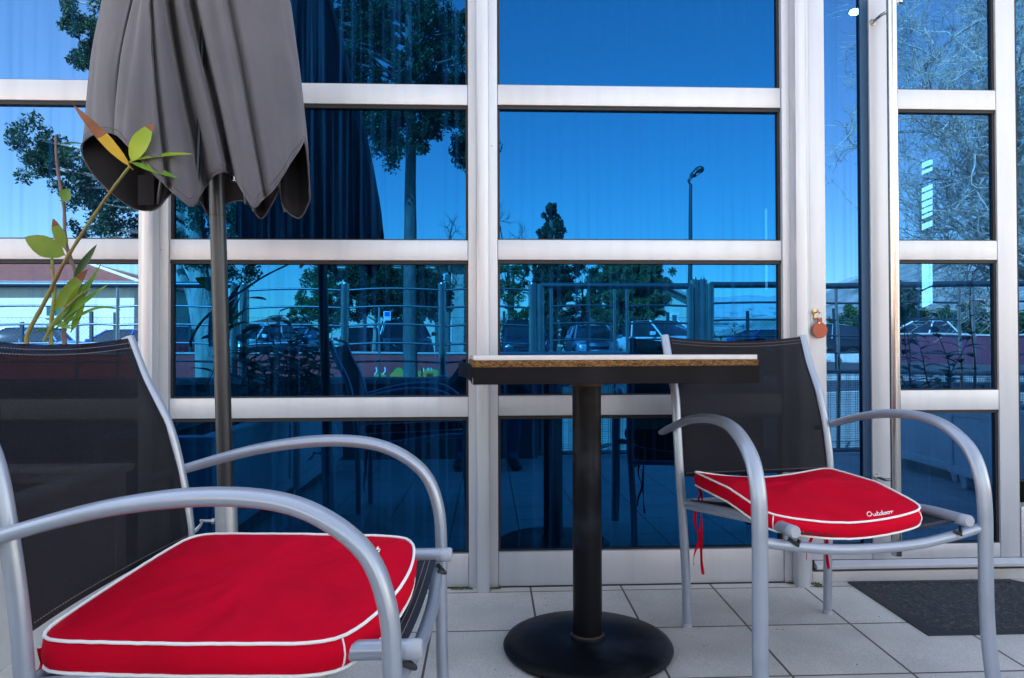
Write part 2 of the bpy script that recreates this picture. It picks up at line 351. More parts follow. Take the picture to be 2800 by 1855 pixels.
def emis(name, c, s):
    m = bpy.data.materials.new(name); m.use_nodes = True; b = m.node_tree.nodes['Principled BSDF']
    b.inputs['Base Color'].default_value = (*c, 1); b.inputs['Emission Color'].default_value = (*c, 1); b.inputs['Emission Strength'].default_value = s; return m
M['daylit'] = emis('daylit_rear_window', (.55, .80, .72), 3.2)
M['slit_light'] = emis('dim_slit_window', (.35, .60, .75), .9)
M['lampglow'] = emis('lit_ceiling_lamp', (1, .85, .6), 22)
# ================================================================== SETTING
def struct(mb, name, mats, **k):
    o = mb.build(name, mats, **k); tag(o, kind='structure'); return o
g = MB(); g.box((-14, -.86, fz(-.86)-.3), (14, YF+.2, 0))
for i in (4, 5): pass
g.v = [Vector((v.x, v.y, fz(v.y) if v.z > -.01 else v.z)) for v in g.v]
struct(g, 'terrace_floor', M['tiles'])
g = MB(); g.grid(lambda u, v: (-4000+8000*u, -5200+8000*v, -.42), 8, 8); struct(g, 'ground', M['ground'])
g = MB(); g.box((-60, -9.5, -.42), (60, -.86, -.16)); struct(g, 'pavement', M['pavement'])
g = MB(); g.box((-60, -16.6, -.42), (60, -9.65, -.28)); struct(g, 'road', M['asphalt'])
g = MB(); g.box((-60, -9.65, -.42), (60, -9.5, -.15)); g.box((-60, -16.75, -.42), (60, -16.6, -.15)); struct(g, 'kerb', M['kerb'], bevel=.01)
g = MB(); g.box((-60, -18.35, -.42), (60, -16.75, -.155)); struct(g, 'verge', M['pavement'])
g = MB(); g.box((-60, -42, -.42), (60, -18.65, .18)); struct(g, 'parking_lot', M['asphalt'])

# ================================================================== MOUNTAIN
def mountain():
    g = MB(); nx, ny = 150, 26
    def fn(u, v):
        x = -2600+6200*u; y = -2300-1500*v
        ang = x/2400
        # ridge height along x: low on the left, limestone wall growing towards the right
        h = 12+215*max(0, min(1, (ang-.21)/.07))+95*max(0, min(1, (ang-.58)/.2))
        nz = noise.fractal(Vector((x*.0022, y*.0022, 3)), 1, 2.1, 7)
        n2 = noise.fractal(Vector((x*.0009, 0, 9)), 1, 2, 4)
        pr = math.sin(min(1, v*1.6)*math.pi/2) if v < .7 else 1-(v-.7)*1.2
        return (x, y, -2+pr*h*(1+.10*n2)+pr*(.16*h)*nz)
    g.grid(fn, nx, ny); o = struct(g, 'mountain', M['rock'], smooth=True, ang=180)
    g = MB()
    def f2(u, v):
        x = 250+2600*u; y = -700-700*v
        h = 40+125*max(0, min(1, (x/1000-.38)/.40)); pr = math.sin(v*math.pi/2)
        return (x, y, -3+pr*h*(1+.25*noise.fractal(Vector((x*.004, y*.004, 1)), 1, 2, 5))*min(1, u*6))
    g.grid(f2, 90, 14); struct(g, 'hillside', M['hill'], smooth=True, ang=180)
mountain()

M['moss'] = mat('moss', (.05,.09,.015), .95, 0, (.09,.10,.03), 60)
# ================================================================== STOREFRONT
X = lambda px: at(px, 900, YF).x
XN = lambda px: at(px, 900, YF-.053).x
zr1, zr1b, zr2, zr2b, zr3, zr3b, zbt = 1.6487, 1.5822, 1.1365, 1.0705, .6230, .5582, .1125
ZT = 3.0
fac = empty('shop_building', (0, YF, 0), label='white aluminium framed shop front glazed with blue mirror glass', cat='building')
def part(mb, name, mats, **k):
    for i in range(len(mb.v)): mb.v[i] = mb.v[i]-Vector(fac.location)
    mb.world = False; o = mb.build(name, mats, None, **k); o.parent = fac; return o
def mullion(xa, xb, rib=None, proud=.045, zb=None, dirty=False, z1=ZT, flange=.006):
    g = MB(); zb0 = -.02
    g.box((xa, YF-flange, zb0), (xb, YF+.075, z1))
    if rib:
        # rib with softly rounded nose, separated by fine grooves
        a, b = rib; poly = []
        n = 7; w = b-a
        pts = [(a, YF-flange-.001)]
        for i in range(n+1):
            q = math.pi*(i/n); pts.append((a+w*(.5-.5*math.cos(q)), YF-flange-proud*(.70+.30*math.sin(q)**.5)))
        pts.append((b, YF-flange-.001))
        vs = [(x, y, zb0) for x, y in pts]+[(x, y, z1) for x, y in pts]; N = len(pts)
        g.add(vs, [tuple(range(N)), tuple(range(2*N-1, N-1, -1))]+[(i, (i+1) % N, (i+1) % N+N, i+N) for i in range(N)])
    return part(g, 'mullion', M['alu_dirty'] if dirty else M['alu'], bevel=.0018)
def rail(xa, xb, za, zb, dz=0, name='transom', y0=None, m=None):
    g = MB(); yy = YF if y0 is None else y0
    g.box((xa+.0012, yy+.001, za+dz), (xb-.0012, yy+.07, zb+dz)); return part(g, name, m or M['alu'], bevel=.0022)
def pane(xa, xb, za, zb, m, dz=0, y=G, name='pane', gap=.012):
    g = MB(); g.grid(lambda u, v: (xa+(xb-xa)*u, y, za+dz+(zb-za)*v), 1, 1); o = part(g, name, m, recalc=False)
    k = MB()                                   # black rubber gasket frame between metal and glass
    d0, d1 = YF+.004, y+.012
    k.box((xa, d0+.004, zb+dz-gap), (xb, d1, zb+dz)); k.box((xa, d0+.010, za+dz), (xb, d1, za+dz+.005))
    k.box((xa, d0+.008, za+dz+.005), (xa+gap*.7, d1, zb+dz-gap)); k.box((xb-gap*.7, d0+.008, za+dz+.005), (xb, d1, zb+dz-gap))
    part(k, 'gasket', M['gasket'])
    return o
# left-hand bay beyond the first mullion
xl0, xl1 = -2.45, X(380)
mullion(X(380), X(462), rib=(XN(383), XN(417)), proud=.05)
mullion(-2.60, -2.45)
for za, zb in ((zr1b, zr1), (zr2b, zr2), (zr3b, zr3)): rail(xl0, xl1, za, zb)
for za, zb in ((zr1, 2.19), (zr2, zr1b), (zr3, zr2b), (zbt, zr3b)): pane(xl0, xl1, za, zb, M['glass_left'])
rail(xl0, xl1, 2.19, 2.255); pane(xl0, xl1, 2.255, ZT, M['glass_left']); rail(xl0, xl1, -.02, zbt, name='base_panel')
# second bay
a, b = X(462), X(1281)
for za, zb in ((zr1b, zr1), (zr2b, zr2), (zr3b, zr3)): rail(a, b, za, zb, -.001)
for za, zb in ((zr1, 2.19), (zr2, zr1b), (zr3, zr2b), (zbt, zr3b)): pane(a, b, za, zb, M['glass'], -.001)
rail(a, b, 2.19, 2.255); pane(a, b, 2.255, ZT, M['glass']); rail(a, b, -.02, zbt-.002, name='base_panel')
mullion(X(1281), X(1361), rib=(X(1303), X(1338)), proud=.042)
# third bay
a, b = X(1361), X(2140)
for za, zb in ((zr1b, zr1), (zr2b, zr2), (zr3b, zr3)): rail(a, b, za, zb, .0015)
for za, zb in ((zr1, 2.19), (zr2, zr1b), (zr3, zr2b), (zbt, zr3b)): pane(a, b, za, zb, M['glass'], .0015)
rail(a, b, 2.19, 2.255); pane(a, b, 2.255, ZT, M['glass']); rail(a, b, -.02, zbt+.001, name='base_panel')
mullion(X(2140), X(2214), rib=(XN(2179), XN(2212)), proud=.05, dirty=False)
# sill strip, threshold below the doors
g = MB(); g.box((X(2217), YF+.001, -.02), (4.6, YF+.09, .033)); part(g, 'threshold', M['alu_dirty'], bevel=.003)
g = MB(); g.box((X(2217), YF+.012, .033), (4.6, YF+.08, .045)); part(g, 'threshold_gap', M['gasket'])
g = MB(); g.prism([(0, 0), (1, 0), (1, 1), (0, 1)], 0, 1); g.v = []; g.f = []; g.mi = []
vs = [(X(2222), YF-.020, .046), (X(2222), YF-.020, .057), (X(2222), YF+.004, .070), (X(2222), YF+.004, .046)]
g.add(vs+[(4.6, y, z) for _, y, z in vs], [(0, 1, 2, 3), (7, 6, 5, 4), (0, 4, 5, 1), (1, 5, 6, 2), (2, 6, 7, 3), (3, 7, 4, 0)]); part(g, 'drip_sill', M['alu'], bevel=.001)

# narrow fixed leaf with the lock, then the door leaf with the long pull bar
def leaf(label):
    o = bpy.data.objects.new('door', bpy.data.meshes.new('door')); COL.objects.link(o); o.parent = fac; tag(o, label); return o
def dsub(mb, name, mats, d, **k):
    for i in range(len(mb.v)): mb.v[i] = mb.v[i]-Vector(fac.location)
    mb.world = False; o = mb.build(name, mats, None, **k); o.parent = d; return o
Y1 = YF+.004
def doorleaf(stiles, rails, panes, label, mt):
    g = MB()
    for xa, xb in stiles: g.box((xa, Y1, .071), (xb, Y1+.05, ZT-.6))
    for xa, xb, za, zb in rails: g.box((xa+.0008, Y1+.0012, za), (xb-.0008, Y1+.048, zb))
    for i in range(len(g.v)): g.v[i] = g.v[i]-Vector(fac.location)
    d = g.build('door', M['alu_dirty'] if 0 else M['alu'], None, bevel=.002); d.parent = fac; tag(d, label)
    for xa, xb, za, zb in panes:
        p = MB(); p.grid(lambda u, v: (xa+(xb-xa)*u, G, za+(zb-za)*v), 1, 1); dsub(p, 'pane', mt, d, recalc=False)
        k = MB(); k.box((xa, Y1+.006, zb-.010), (xb, G+.012, zb)); k.box((xb-.009, Y1+.009, za), (xb, G+.012, zb-.010)); k.box((xa, Y1+.008, za), (xb-.012, G+.012, za+.004))
        dsub(k, 'gasket', M['gasket'], d)
    return d
dz = .004
lk = doorleaf([(X(2217.5), X(2261))], [(X(2261), X(2384), .071, .118)], [(X(2261), X(2384), .118, 2.4)], 'narrow door leaf with the lock and hanging key', M['glass_door'])
k = MB(); k.box((X(2362), G-.0115, .118), (X(2384), G-.003, 2.4)); dsub(k, 'edge_strip', mat('dark_blue_strip', (.006,.045,.11), .3, .2), lk)
k = MB(); k.tube([(X(2231), Y1-.004, .90), (X(2231), Y1+.002, .90)], .0105, 20); k.box((X(2231)-.005, Y1-.006, .875), (X(2231)+.005, Y1+.002, .896))
kc = at(2228, 857, Y1); dx = kc.x-X(2231); dzz = kc.z-.895
k.v = [Vector((v.x+dx, v.y, v.z+dzz)) for v in k.v]; dsub(k, 'lock_cylinder', M['brass'], lk, smooth=True)
x4 = X(2786)
dl = doorleaf([(X(2385), X(2462)), (X(2733), x4)], [(X(2462), X(2733), zr1b+dz, zr1+dz), (X(2462), X(2733), zr2b+dz+.001, zr2+dz), (X(2462), X(2733), zr3b+.010, zr3+.012), (X(2462), X(2733), .071, .118)],
    [(X(2462), X(2733), zr1+dz, 2.4), (X(2462), X(2733), zr2+dz, zr1b+dz), (X(2462), X(2733), zr3+.012, zr2b+dz), (X(2462), X(2733), .118, zr3b+.010)],
    'glazed door leaf with the long vertical steel pull bar', M['glass_door'])
# pull bar
hy = Y1-.075; xh = at(2446, 900, hy).x
zb_ = at(2446, 1519, hy).z; zt_ = 1.98
k = MB(); k.tube([(xh, hy, zb_), (xh, hy, zb_+.003), (xh, hy, zt_)], [.0155, .0162, .0162], 28)
o = dsub(k, 'pull_bar', M['steel'], dl, smooth=True)
for z in (at(2430, 30, hy).z, .35):
    k = MB(); k.tube([(xh-.022, Y1, z-.004), (xh-.022, hy+.02, z-.004), (xh-.008, hy, z)], .0055, 12); k.tube([(xh-.022, Y1-.004, z-.004), (xh-.022, Y1+.001, z-.004)], .012, 16)
    dsub(k, 'bracket', M['steel'], dl, smooth=True)
k = MB(); k.tube([(xh+.02, hy, at(2465, 5, hy).z), (xh, hy, at(2440, 12, hy).z)], .007, 12); k.lathe([(0, 0), (.011, .002), (.011, .014), (0, .016)], 16, ctr=(xh+.026, hy, at(2465, 5, hy).z-.008)); dsub(k, 'bar_joint', M['steel'], dl, smooth=True)
# glazing and frame right of the door, out of frame mostly
pane(x4+.002, x4+1.2, zr3-.4+.1, 2.4, M['glass_door']); rail(x4+.002, x4+1.2, .071, .24, name='base_panel'); mullion(x4+1.2, x4+1.3)
pane(x4+1.3, 4.6, .24, 2.4, M['glass_door']); rail(x4+1.3, 4.6, .071, .24, name='base_panel')
rail(X(2217), 4.6, 2.4, 2.47, name='door_head'); pane(X(2217), 4.6, 2.47, ZT, M['glass'])
g = MB(); g.box((-7.5, YF-.02, ZT), (9.5, YF+.3, 3.75)); part(g, 'fascia', M['alu'], bevel=.004)
g = MB(); g.box((-7.5, YF, -.3), (-2.6, YF+.3, ZT)); g.box((4.6, YF, -.3), (9.5, YF+.3, ZT))
g.box((-7.5, YF+.3, -.3), (-7.2, 9.5, 3.6)); g.box((9.2, YF+.3, -.3), (9.5, 9.5, 3.6)); g.box((-7.2, 9.2, -.3), (9.2, 9.5, 3.6)); part(g, 'wall', M['cream'])
g = MB(); g.box((-7.5, YF+.3, 3.6), (9.5, 9.5, 3.74)); part(g, 'roof', M['concrete'])
g = MB(); g.box((-7.2, YF+.12, -.05), (9.2, 9.2, -.005)); part(g, 'interior_floor', M['interior'])
g = MB(); g.box((-7.19, 8.9, 0), (9.19, 9.19, 3.55)); g.box((-7.19, YF+.31, 3.1), (9.19, 9.19, 3.55)); part(g, 'interior_wall', M['interior'])
# rear window with slats, seen through the glass as a bright striped strip
def strip(px0, px1, py0, py1, gaps, name='rear_window'):
    Y = 8.6
    for a, b in gaps:
        g = MB()
        p = at(px0, a, Y); q = at(px1, b, Y); s = (q.x-p.x)*.42
        g.add([(p.x, Y, p.z-s), (q.x, Y, p.z), (q.x, Y, q.z), (p.x, Y, q.z-s), (p.x, Y+.02, p.z-s), (q.x, Y+.02, p.z), (q.x, Y+.02, q.z), (p.x, Y+.02, q.z-s)],
              [(0, 1, 2, 3), (7, 6, 5, 4), (0, 4, 5, 1), (1, 5, 6, 2), (2, 6, 7, 3), (3, 7, 4, 0)])
        part(g, name, M['slit_light'] if name == 'slit_window' else M['daylit'])
strip(2523, 2550, 326, 700, [(330, 358), (408, 428), (434, 449), (456, 466), (503, 515), (520, 538), (543, 557), (561, 574), (579, 588), (602, 618), (700, 780), (786, 830)])
strip(2093, 2099, 540, 800, [(570, 790)], name='slit_window')
p = at(2338, 35, 4.2)
g = MB(); g.lathe([(0, .012), (.03, .012), (.034, 0), (.03, -.004), (0, -.006)], 24, ctr=p); part(g, 'ceiling_lamp', M['lampglow'], smooth=True)

# dark joint and moss where the frames meet the tiles
g = MB(); g.box((-2.6, YF-.004, -.01), (X(2140), YF+.02, .0035)); part(g, 'floor_joint', M['gasket'])
random.seed(12)
for px, w in ((1262, .035), (2165, .03), (2216, .014), (1350, .02)):
    g = MB(); x = X(px)
    for _ in range(60):
        c = Vector((x+random.uniform(-w, w), YF-.006-random.random()*.012-(.04 if px == 2216 else 0)*random.random(), .001)); r = random.uniform(.0015, .004)
        g.lathe([(0, 0), (r, .0003), (r*.7, r*.7), (0, r)], 6, ctr=c)
    part(g, 'moss', M['moss'])
for px, py in ((440, 683), (1345, 400), (2190, 690), (2232, 1190), (1320, 163)):
    q = at(px, py, YF-.006); g = MB(); g.lathe([(0, .0015), (.0022, .001), (.003, 0)], 10, M=Matrix.Translation(q) @ Matrix.Rotation(R(90), 4, 'X')); part(g, 'screw', M['brass'])
# ================================================================== KEY WITH FOB
kp = at(2238, 905, Y1-.018)
kr = empty('key_with_fob', kp, label='key in the door lock with round tan leather fob', cat='key')
def P3(px, py, d=0): return at(px, py, Y1-.018-d)
g = WB(); a = at(2229, 856, Y1-.004); g.tube([a, at(2235, 853, Y1-.03)], .0022, 8); b2 = at(2238, 852, Y1-.03)
g.lathe([(0, -.0015), (.0085, -.0015), (.0085, .0015), (0, .0015)], 20, M=Matrix.Translation(b2) @ Matrix.Rotation(R(65), 4, 'Y') @ Matrix.Rotation(R(20), 4, 'X'))
g.build('key', M['brass'], kr, smooth=True)
c = P3(2240, 862, .004); ringpts = [(c.x+.0105*math.cos(q), c.y+.003*math.sin(q), c.z+.0105*math.sin(q)) for q in [i*2*math.pi/28 for i in range(29)]]
g = WB(); g.tube(ringpts, .0009, 8); g.build('ring', M['steel'], kr, smooth=True)
fc = P3(2242, 903.5)
g = WB(); rf = 22.3*Y1/FPX
g.lathe([(0, -.0018), (rf-.001, -.0018), (rf, -.001), (rf, .001), (rf-.001, .0018), (0, .0018)], 40, M=Matrix.Translation(fc) @ Matrix.Rotation(R(90), 4, 'X') @ Matrix.Rotation(R(7), 4, 'Y'))
tp = P3(2241, 872); g.box((tp.x-.0075, tp.y-.003, tp.z-.018), (tp.x+.0075, tp.y+.003, tp.z+.004))
fob = g.build('fob', M['leather'], kr, bevel=.0008)
g = WB(); q = P3(2240, 884, .002); g.lathe([(0, .0015), (.003, .001), (.0042, 0)], 16, M=Matrix.Translation(q) @ Matrix.Rotation(R(90), 4, 'X')); s_ = g.build('rivet', M['chrome'], kr, smooth=True)

# ================================================================== DOORMAT
def mat_obj():
    x0, x1, y0, y1 = 1.18, 1.95, 1.905, 2.305; ch = .0
    z = fz(2.1)
    g = MB()
    poly = [(1.195, y0+.0), (1.86, y0), (1.99, y0+.16), (1.79, 2.325), (1.205, 2.325)]
    poly = [(1.20, y0), (1.93, y0), (1.93, y0+.20), (1.745, 2.326), (1.192, 2.326)]
    def ringf(p, d):   # shrink polygon towards centre
        cx = sum(a for a, _ in p)/len(p); cy = sum(b for _, b in p)/len(p); o = []
        for a, b in p:
            L = math.hypot(a-cx, b-cy); o.append((a-(a-cx)/L*d, b-(b-cy)/L*d))
        return o
    r = [(poly, 0), (poly, .003), (ringf(poly, .012), .006), (ringf(poly, .045), .006)]
    vs = []; n = len(poly)
    for p, h in r: vs += [(a, b, fz(b)+h+.001) for a, b in p]
    fs = [(i*n+k, i*n+(k+1) % n, (i+1)*n+(k+1) % n, (i+1)*n+k) for i in range(3) for k in range(n)]
    root = empty('doormat', (1.5, 2.1, fz(2.1)), label='black rubber doormat with fibrous centre in front of the glass door', cat='doormat')
    g = WB(); g.add(vs, fs); g.build('rim', M['mat_rim'], root, smooth=True, ang=60)
    g = WB(); p = ringf(poly, .044); random.seed(4)
    # fibrous field as a fine jagged surface
    xs = [a for a, _ in p]; ys = [b for _, b in p]; NX, NY = 190, 110
    def inside(x, y):
        c = False; m_ = len(p); j = m_-1
        for i in range(m_):
            if (p[i][1] > y) != (p[j][1] > y) and x < (p[j][0]-p[i][0])*(y-p[i][1])/(p[j][1]-p[i][1])+p[i][0]: c = not c
            j = i
        return c
    fx = lambda i: min(xs)+(max(xs)-min(xs))*i/NX
    fy = lambda j: min(ys)+(max(ys)-min(ys))*j/NY
    idx = {}
    for j in range(NY+1):
        for i in range(NX+1):
            x, y = fx(i), fy(j); idx[i, j] = len(g.v)
            wv = math.sin(x*260+4*noise.noise(Vector((x*30, y*30, 0)))*3)*.0011
            g.v.append(Vector((x, y, fz(y)+.0055+wv+random.random()*.0022)))
    for j in range(NY):
        for i in range(NX):
            if inside((fx(i)+fx(i+1))/2, (fy(j)+fy(j+1))/2):
                g.f.append((idx[i, j], idx[i+1, j], idx[i+1, j+1], idx[i, j+1])); g.mi.append(0)
    g.build('fibre_field', M['mat_fibre'], root, smooth=True, ang=180)
mat_obj()
# ================================================================== CHAIRS
def make_chair():
    root = empty('garden_armchair', (0, 0, 0))
    SV = (1, 0, 0)
    def path(s, w, n=8): return catmull([(s*a, b, c) for a, b, c in w], n)
    for s in (-1, 1):
        g = MB()     # back upright and rear leg in one tube
        g.tube(path(s, [(.231, -.354, .826), (.231, -.324, .748), (.233, -.279, .657), (.238, -.255, .56), (.240, -.238, .45), (.235, -.232, .33), (.227, -.229, .17), (.224, -.228, .008)], 7), .0125, 14, side=SV)
        leg = g.build('rear_leg', M['chair_paint'], root, smooth=True)
        g = MB(); g.lathe([(.0138, 0), (.0138, .012), (.012, .014)], 16, ctr=(s*.224, -.228, 0)); g.build('foot_cap', M['rubber'], leg, smooth=True)
        g = MB()     # arm and front leg in one bent oval tube
        g.tube(path(s, [(.258, -.315, .541), (.262, -.25, .561), (.268, -.12, .596), (.273, 0, .613), (.277, .10, .611), (.281, .17, .590), (.284, .228, .545), (.286, .255, .48), (.287, .262, .40), (.287, .262, .28), (.289, .264, .14), (.294, .275, .006)], 7),
               [.013]*7+[.0145]*7+[.0165]*7+[.019]*70, 18, side=SV, flat=.62) if False else None
        pts = path(s, [(.256, -.318, .541), (.262, -.25, .561), (.268, -.12, .596), (.273, 0, .613), (.277, .10, .611), (.281, .17, .590), (.284, .228, .545), (.286, .255, .48), (.287, .262, .40), (.287, .262, .28), (.289, .264, .14), (.294, .275, .006)], 7)
        rr = [.0125+(.0185-.0125)*min(1, i/20) for i in range(len(pts))]
        g.tube(pts, rr, 20, side=SV, flat=.66)
        g.build('arm_and_front_leg', M['chair_paint'], root, smooth=True)
        g = MB()     # seat side tube with its plastic cap
        g.tube(path(s, [(.219, .272, .397), (.219, .15, .393), (.220, -.05, .369), (.223, -.236, .346)], 5), .0135, 14, side=SV)
        st = g.build('seat_tube', M['chair_paint'], root, smooth=True)
        g = MB(); g.tube([(s*.219, .270, .397), (s*.219, .286, .3975), (s*.219, .290, .3975)], [.0137, .0137, .0115], 16); g.build('end_cap', M['rubber'], st, smooth=True)
        g = MB(); g.tube([(s*.219, .262, .378), (s*.205, .278, .366), (s*.196, .266, .372)], .0042, 8); g.build('sling_clip', M['black_plastic'], st, smooth=True)
    g = MB()
    g.tube(catmull([(-.28, .256, .372), (-.19, .262, .358), (-.08, .268, .347), (.08, .268, .347), (.19, .262, .358), (.28, .256, .372)], 6), .0115, 14, side=(0, 1, 0))
    g.build('front_rail', M['chair_paint'], root, smooth=True)
    g = MB(); g.tube([(-.235, -.235, .352), (.235, -.235, .352)], .010, 12); g.build('rear_rail', M['chair_paint'], root, smooth=True)
    # back sling
    def upr(t):   # centre line of the upright by height
        W = [(.826, -.354, .231), (.748, -.324, .231), (.657, -.279, .233), (.56, -.255, .238), (.45, -.238, .240), (.42, -.236, .239)]
        for (z0, y0, w0), (z1, y1, w1) in zip(W, W[1:]):
            if z0 >= t >= z1: q = (z0-t)/(z0-z1); return y0+(y1-y0)*q, w0+(w1-w0)*q
        return W[-1][1], W[-1][2]
    def bf(u, v):
        x = u*2-1; z = .824-.399*v-(.014*(1-x*x) if v < .5 else 0)*(1-v*2)-.004*(1-x*x)*v
        y, w = upr(z); w -= .006
        return (x*w, y+.006-.030*(1-abs(x)**2.2)*(.6+.4*math.sin(v*3.1)), z)
    g = MB(); g.grid(bf, 28, 30); g.build('backrest', M['sling'], root, smooth=True, ang=180, solid=.0016)
    bk = root.children[-1]
    for vv in (.022, .045, .975):   # stitched hems
        g = MB(); pts = []
        for i in range(121):
            p = Vector(bf(.02+.96*i/120, vv)); pts.append(p+Vector((0, .0018, 0)))
        for i in range(0, 120, 2): g.tube([pts[i], pts[i+1]], .0006, 4)
        for i in range(0, 120, 2): g.tube([pts[i]+Vector((0, -.0036, 0)), pts[i+1]+Vector((0, -.0036, 0))], .0006, 4)
        g.build('stitching', M['stitch'], bk)
    def sf(u, v):
        x = u*2-1; y = -.215+.475*v; z = .366+(.397-.366)*(y+.236)/.508
        return (x*.219, y+.008*(1-x*x)*(1 if v > .5 else -1)*0, z-.004-.018*(1-x*x))
    g = MB(); g.grid(sf, 24, 16); se = g.build('seat_sling', M['sling_seat'], root, smooth=True, ang=180, solid=.0016)
    for vv in (.975, .955):
        g = MB(); pts = [Vector(sf(.03+.94*i/120, vv))+Vector((0, 0, .0016)) for i in range(121)]
        for i in range(0, 120, 2): g.tube([pts[i], pts[i+1]], .0006, 4)
        g.build('stitching', M['stitch'], se)
    return root
M['stitch'] = mat('pink_grey_thread', (.32,.24,.24), .8)
M['sling_seat'] = woven('slate_seat_mesh', (.010,.016,.028), (.016,.025,.040), .6, 260, .4)

CHL = ((-.3690, 1.2010), -2.4); CHR = ((.8212, 1.815), -80.34)
def place(root, pose):
    (x, y), a = pose; root.location = (x, y, fz(y)); root.rotation_euler = (math.atan(SL)*0, 0, R(a-90))
ch = make_chair(); place(ch, CHL)
tag(ch, 'nearest silver tube armchair with black mesh back, seen from its side at the left', 'chair', 'garden armchairs around the table')
ch2 = copy_tree(ch); place(ch2, CHR)
tag(ch2, 'silver tube armchair with black mesh back facing us beside the glass door', 'chair')
bpy.context.view_layer.update()

# ================================================================== CUSHIONS
def make_cushion(name, seed, tilt, off, rot, label, ch_pose, warp, T=.043, bow=.030, ne=9, ty=0):
    """box cushion with white piping; local frame as the chair's"""
    random.seed(seed)
    (cx, cy), a = ch_pose
    root = empty(name, (0, 0, 0), label=label, cat='cushion', group='red seat cushions')
    a0 = R(a-90)
    ex = Matrix.Translation((cx, cy, fz(cy))) @ Matrix.Rotation(a0, 4, 'Z')
    loc = ex @ Vector((off[0], off[1], off[2])); root.location = loc; root.rotation_euler = (tilt[0], tilt[1], a0+rot)
    hw, hd = .200, .212
    N = 120
    def outline(q, k=1.0):
        # rounded rectangle, front edge (+y) bowed out
        c, s_ = math.cos(q), math.sin(q); n = ne
        r = (abs(c)**n+abs(s_)**n)**(-1/n)
        x, y = r*c*hw, r*s_*hd
        if y > 0: y += bow*(1-(x/hw)**2)*(y/hd)**2; x *= 1-.05*(y/hd)
        if y < 0: y -= .006*(1-(x/hw)**2)
        return x*k, y*k
    def wob(x, y):
        return warp(x, y)
    def top(x, y, k):
        dome = .010*(1-k**4)
        w = .0075*noise.noise(Vector((x*9+seed, y*16, 1)))+.0035*noise.noise(Vector((x*22+seed, y*40+x*12, 5)))
        # soft creases running across
        cr = -.0065*max(0, 1-abs(y-.35*x+.05+.02*math.sin(x*30+seed))*32)*(1-k**6)-.005*max(0, 1-abs(y+.5*x-.07+.015*math.sin(x*24))*36)*(1-k**6)
        cr -= .005*max(0, 1-abs(x-.3*y-.10+.02*math.sin(y*26))*30)*(1-k**6)
        return T+dome+(w+cr)*(1-k**8)+wob(x, y)
    rings = []
    for k in (0.02, .15, .3, .45, .6, .72, .82, .9, .95, .985): rings.append([(x, y, top(x, y, k)) for x, y in (outline(2*math.pi*i/N, k) for i in range(N))])
    side = []
    for j, (k, h) in enumerate(((1.0, T-.001), (1.018, T*.80), (1.026, T*.5), (1.018, T*.2), (1.0, .001))):
        L = []
        for i in range(N):
            x, y = outline(2*math.pi*i/N, k); p = .0018*noise.noise(Vector((x*45, y*45, h*60+seed)))
            if k == 1: p = 0
            L.append((x*(1+p*4), y*(1+p*4), h+wob(x, y)))
        side.append(L)
    under = [[(x, y, .001+wob(x, y)) for x, y in (outline(2*math.pi*i/N, k) for i in range(N))] for k in (.9, .5, .05)]
    allr = rings+side+under; vs = [p for r_ in allr for p in r_]
    fs = [(i*N+k, i*N+(k+1) % N, (i+1)*N+(k+1) % N, (i+1)*N+k) for i in range(len(allr)-1) for k in range(N)]
    fs += [tuple(range(N)), tuple(range(len(allr)*N-1, (len(allr)-1)*N-1, -1))]
    g = MB(); g.add(vs, fs); g.build('cover', M['red'], root, smooth=True, ang=70)
    for j, z in ((0, T+.0008), (4, .0012)):
        g = MB(); pts = [(x*1.008, y*1.008, z+wob(x, y)+.0008*noise.noise(Vector((x*60, y*60, seed)))) for x, y in (outline(2*math.pi*i/N, 1) for i in range(N+1))]
        g.tube(pts, .0024, 8, cap=False); g.build('piping', M['white_pipe'], root, smooth=True)
    # seam up the side at two corners, in piping cord
    for q in (math.radians(47), math.radians(133)):
        pts = []; g = MB()
        for h in (0, .25, .5, .75, 1):
            x, y = outline(q, 1.0+.03*math.sin(h*math.pi)); pts.append((x, y, h*T+wob(x, y)))
        g.tube(pts, .0013, 6); g.build('seam', M['white_pipe'], root, smooth=True)
    # embroidered script word near one front corner
    S = {'O': [[(0, 4), (-.9, 2.6), (-1.2, 1.2), (-.4, .1), (1.2, .4), (2.2, 2.2), (2.1, 3.8), (1, 4.4), (0, 4)]],
         'u': [[(0, 2), (.2, .4), (1, 0), (1.8, 1), (2.1, 2), (1.9, .5), (2.4, 0), (3, .8)]],
         't': [[(0, 2.4), (1.6, 2.6)], [(1.1, 4), (.5, .8), (.9, 0), (1.8, .7)]],
         'd': [[(1.9, 1.8), (1, 2), (.1, 1.1), (.4, .1), (1.4, .2), (2.2, 1.6), (2.9, 4.2), (2.2, .7), (2.6, 0), (3.2, .7)]],
         'o': [[(1.3, 1.9), (.4, 1.7), (.1, .7), (.8, 0), (1.8, .5), (2, 1.5), (1.3, 1.9), (2.6, 1.7)]],
         'r': [[(0, 1.8), (.9, 2.1), (.8, .1), (1, 1.2), (1.9, 2.1), (2.6, 1.9)]]}
    ad = {'O': 3.0, 'u': 3.0, 't': 1.9, 'd': 3.1, 'o': 2.5, 'r': 2.6}
    g = MB(); cxx = 0; sc = .0032
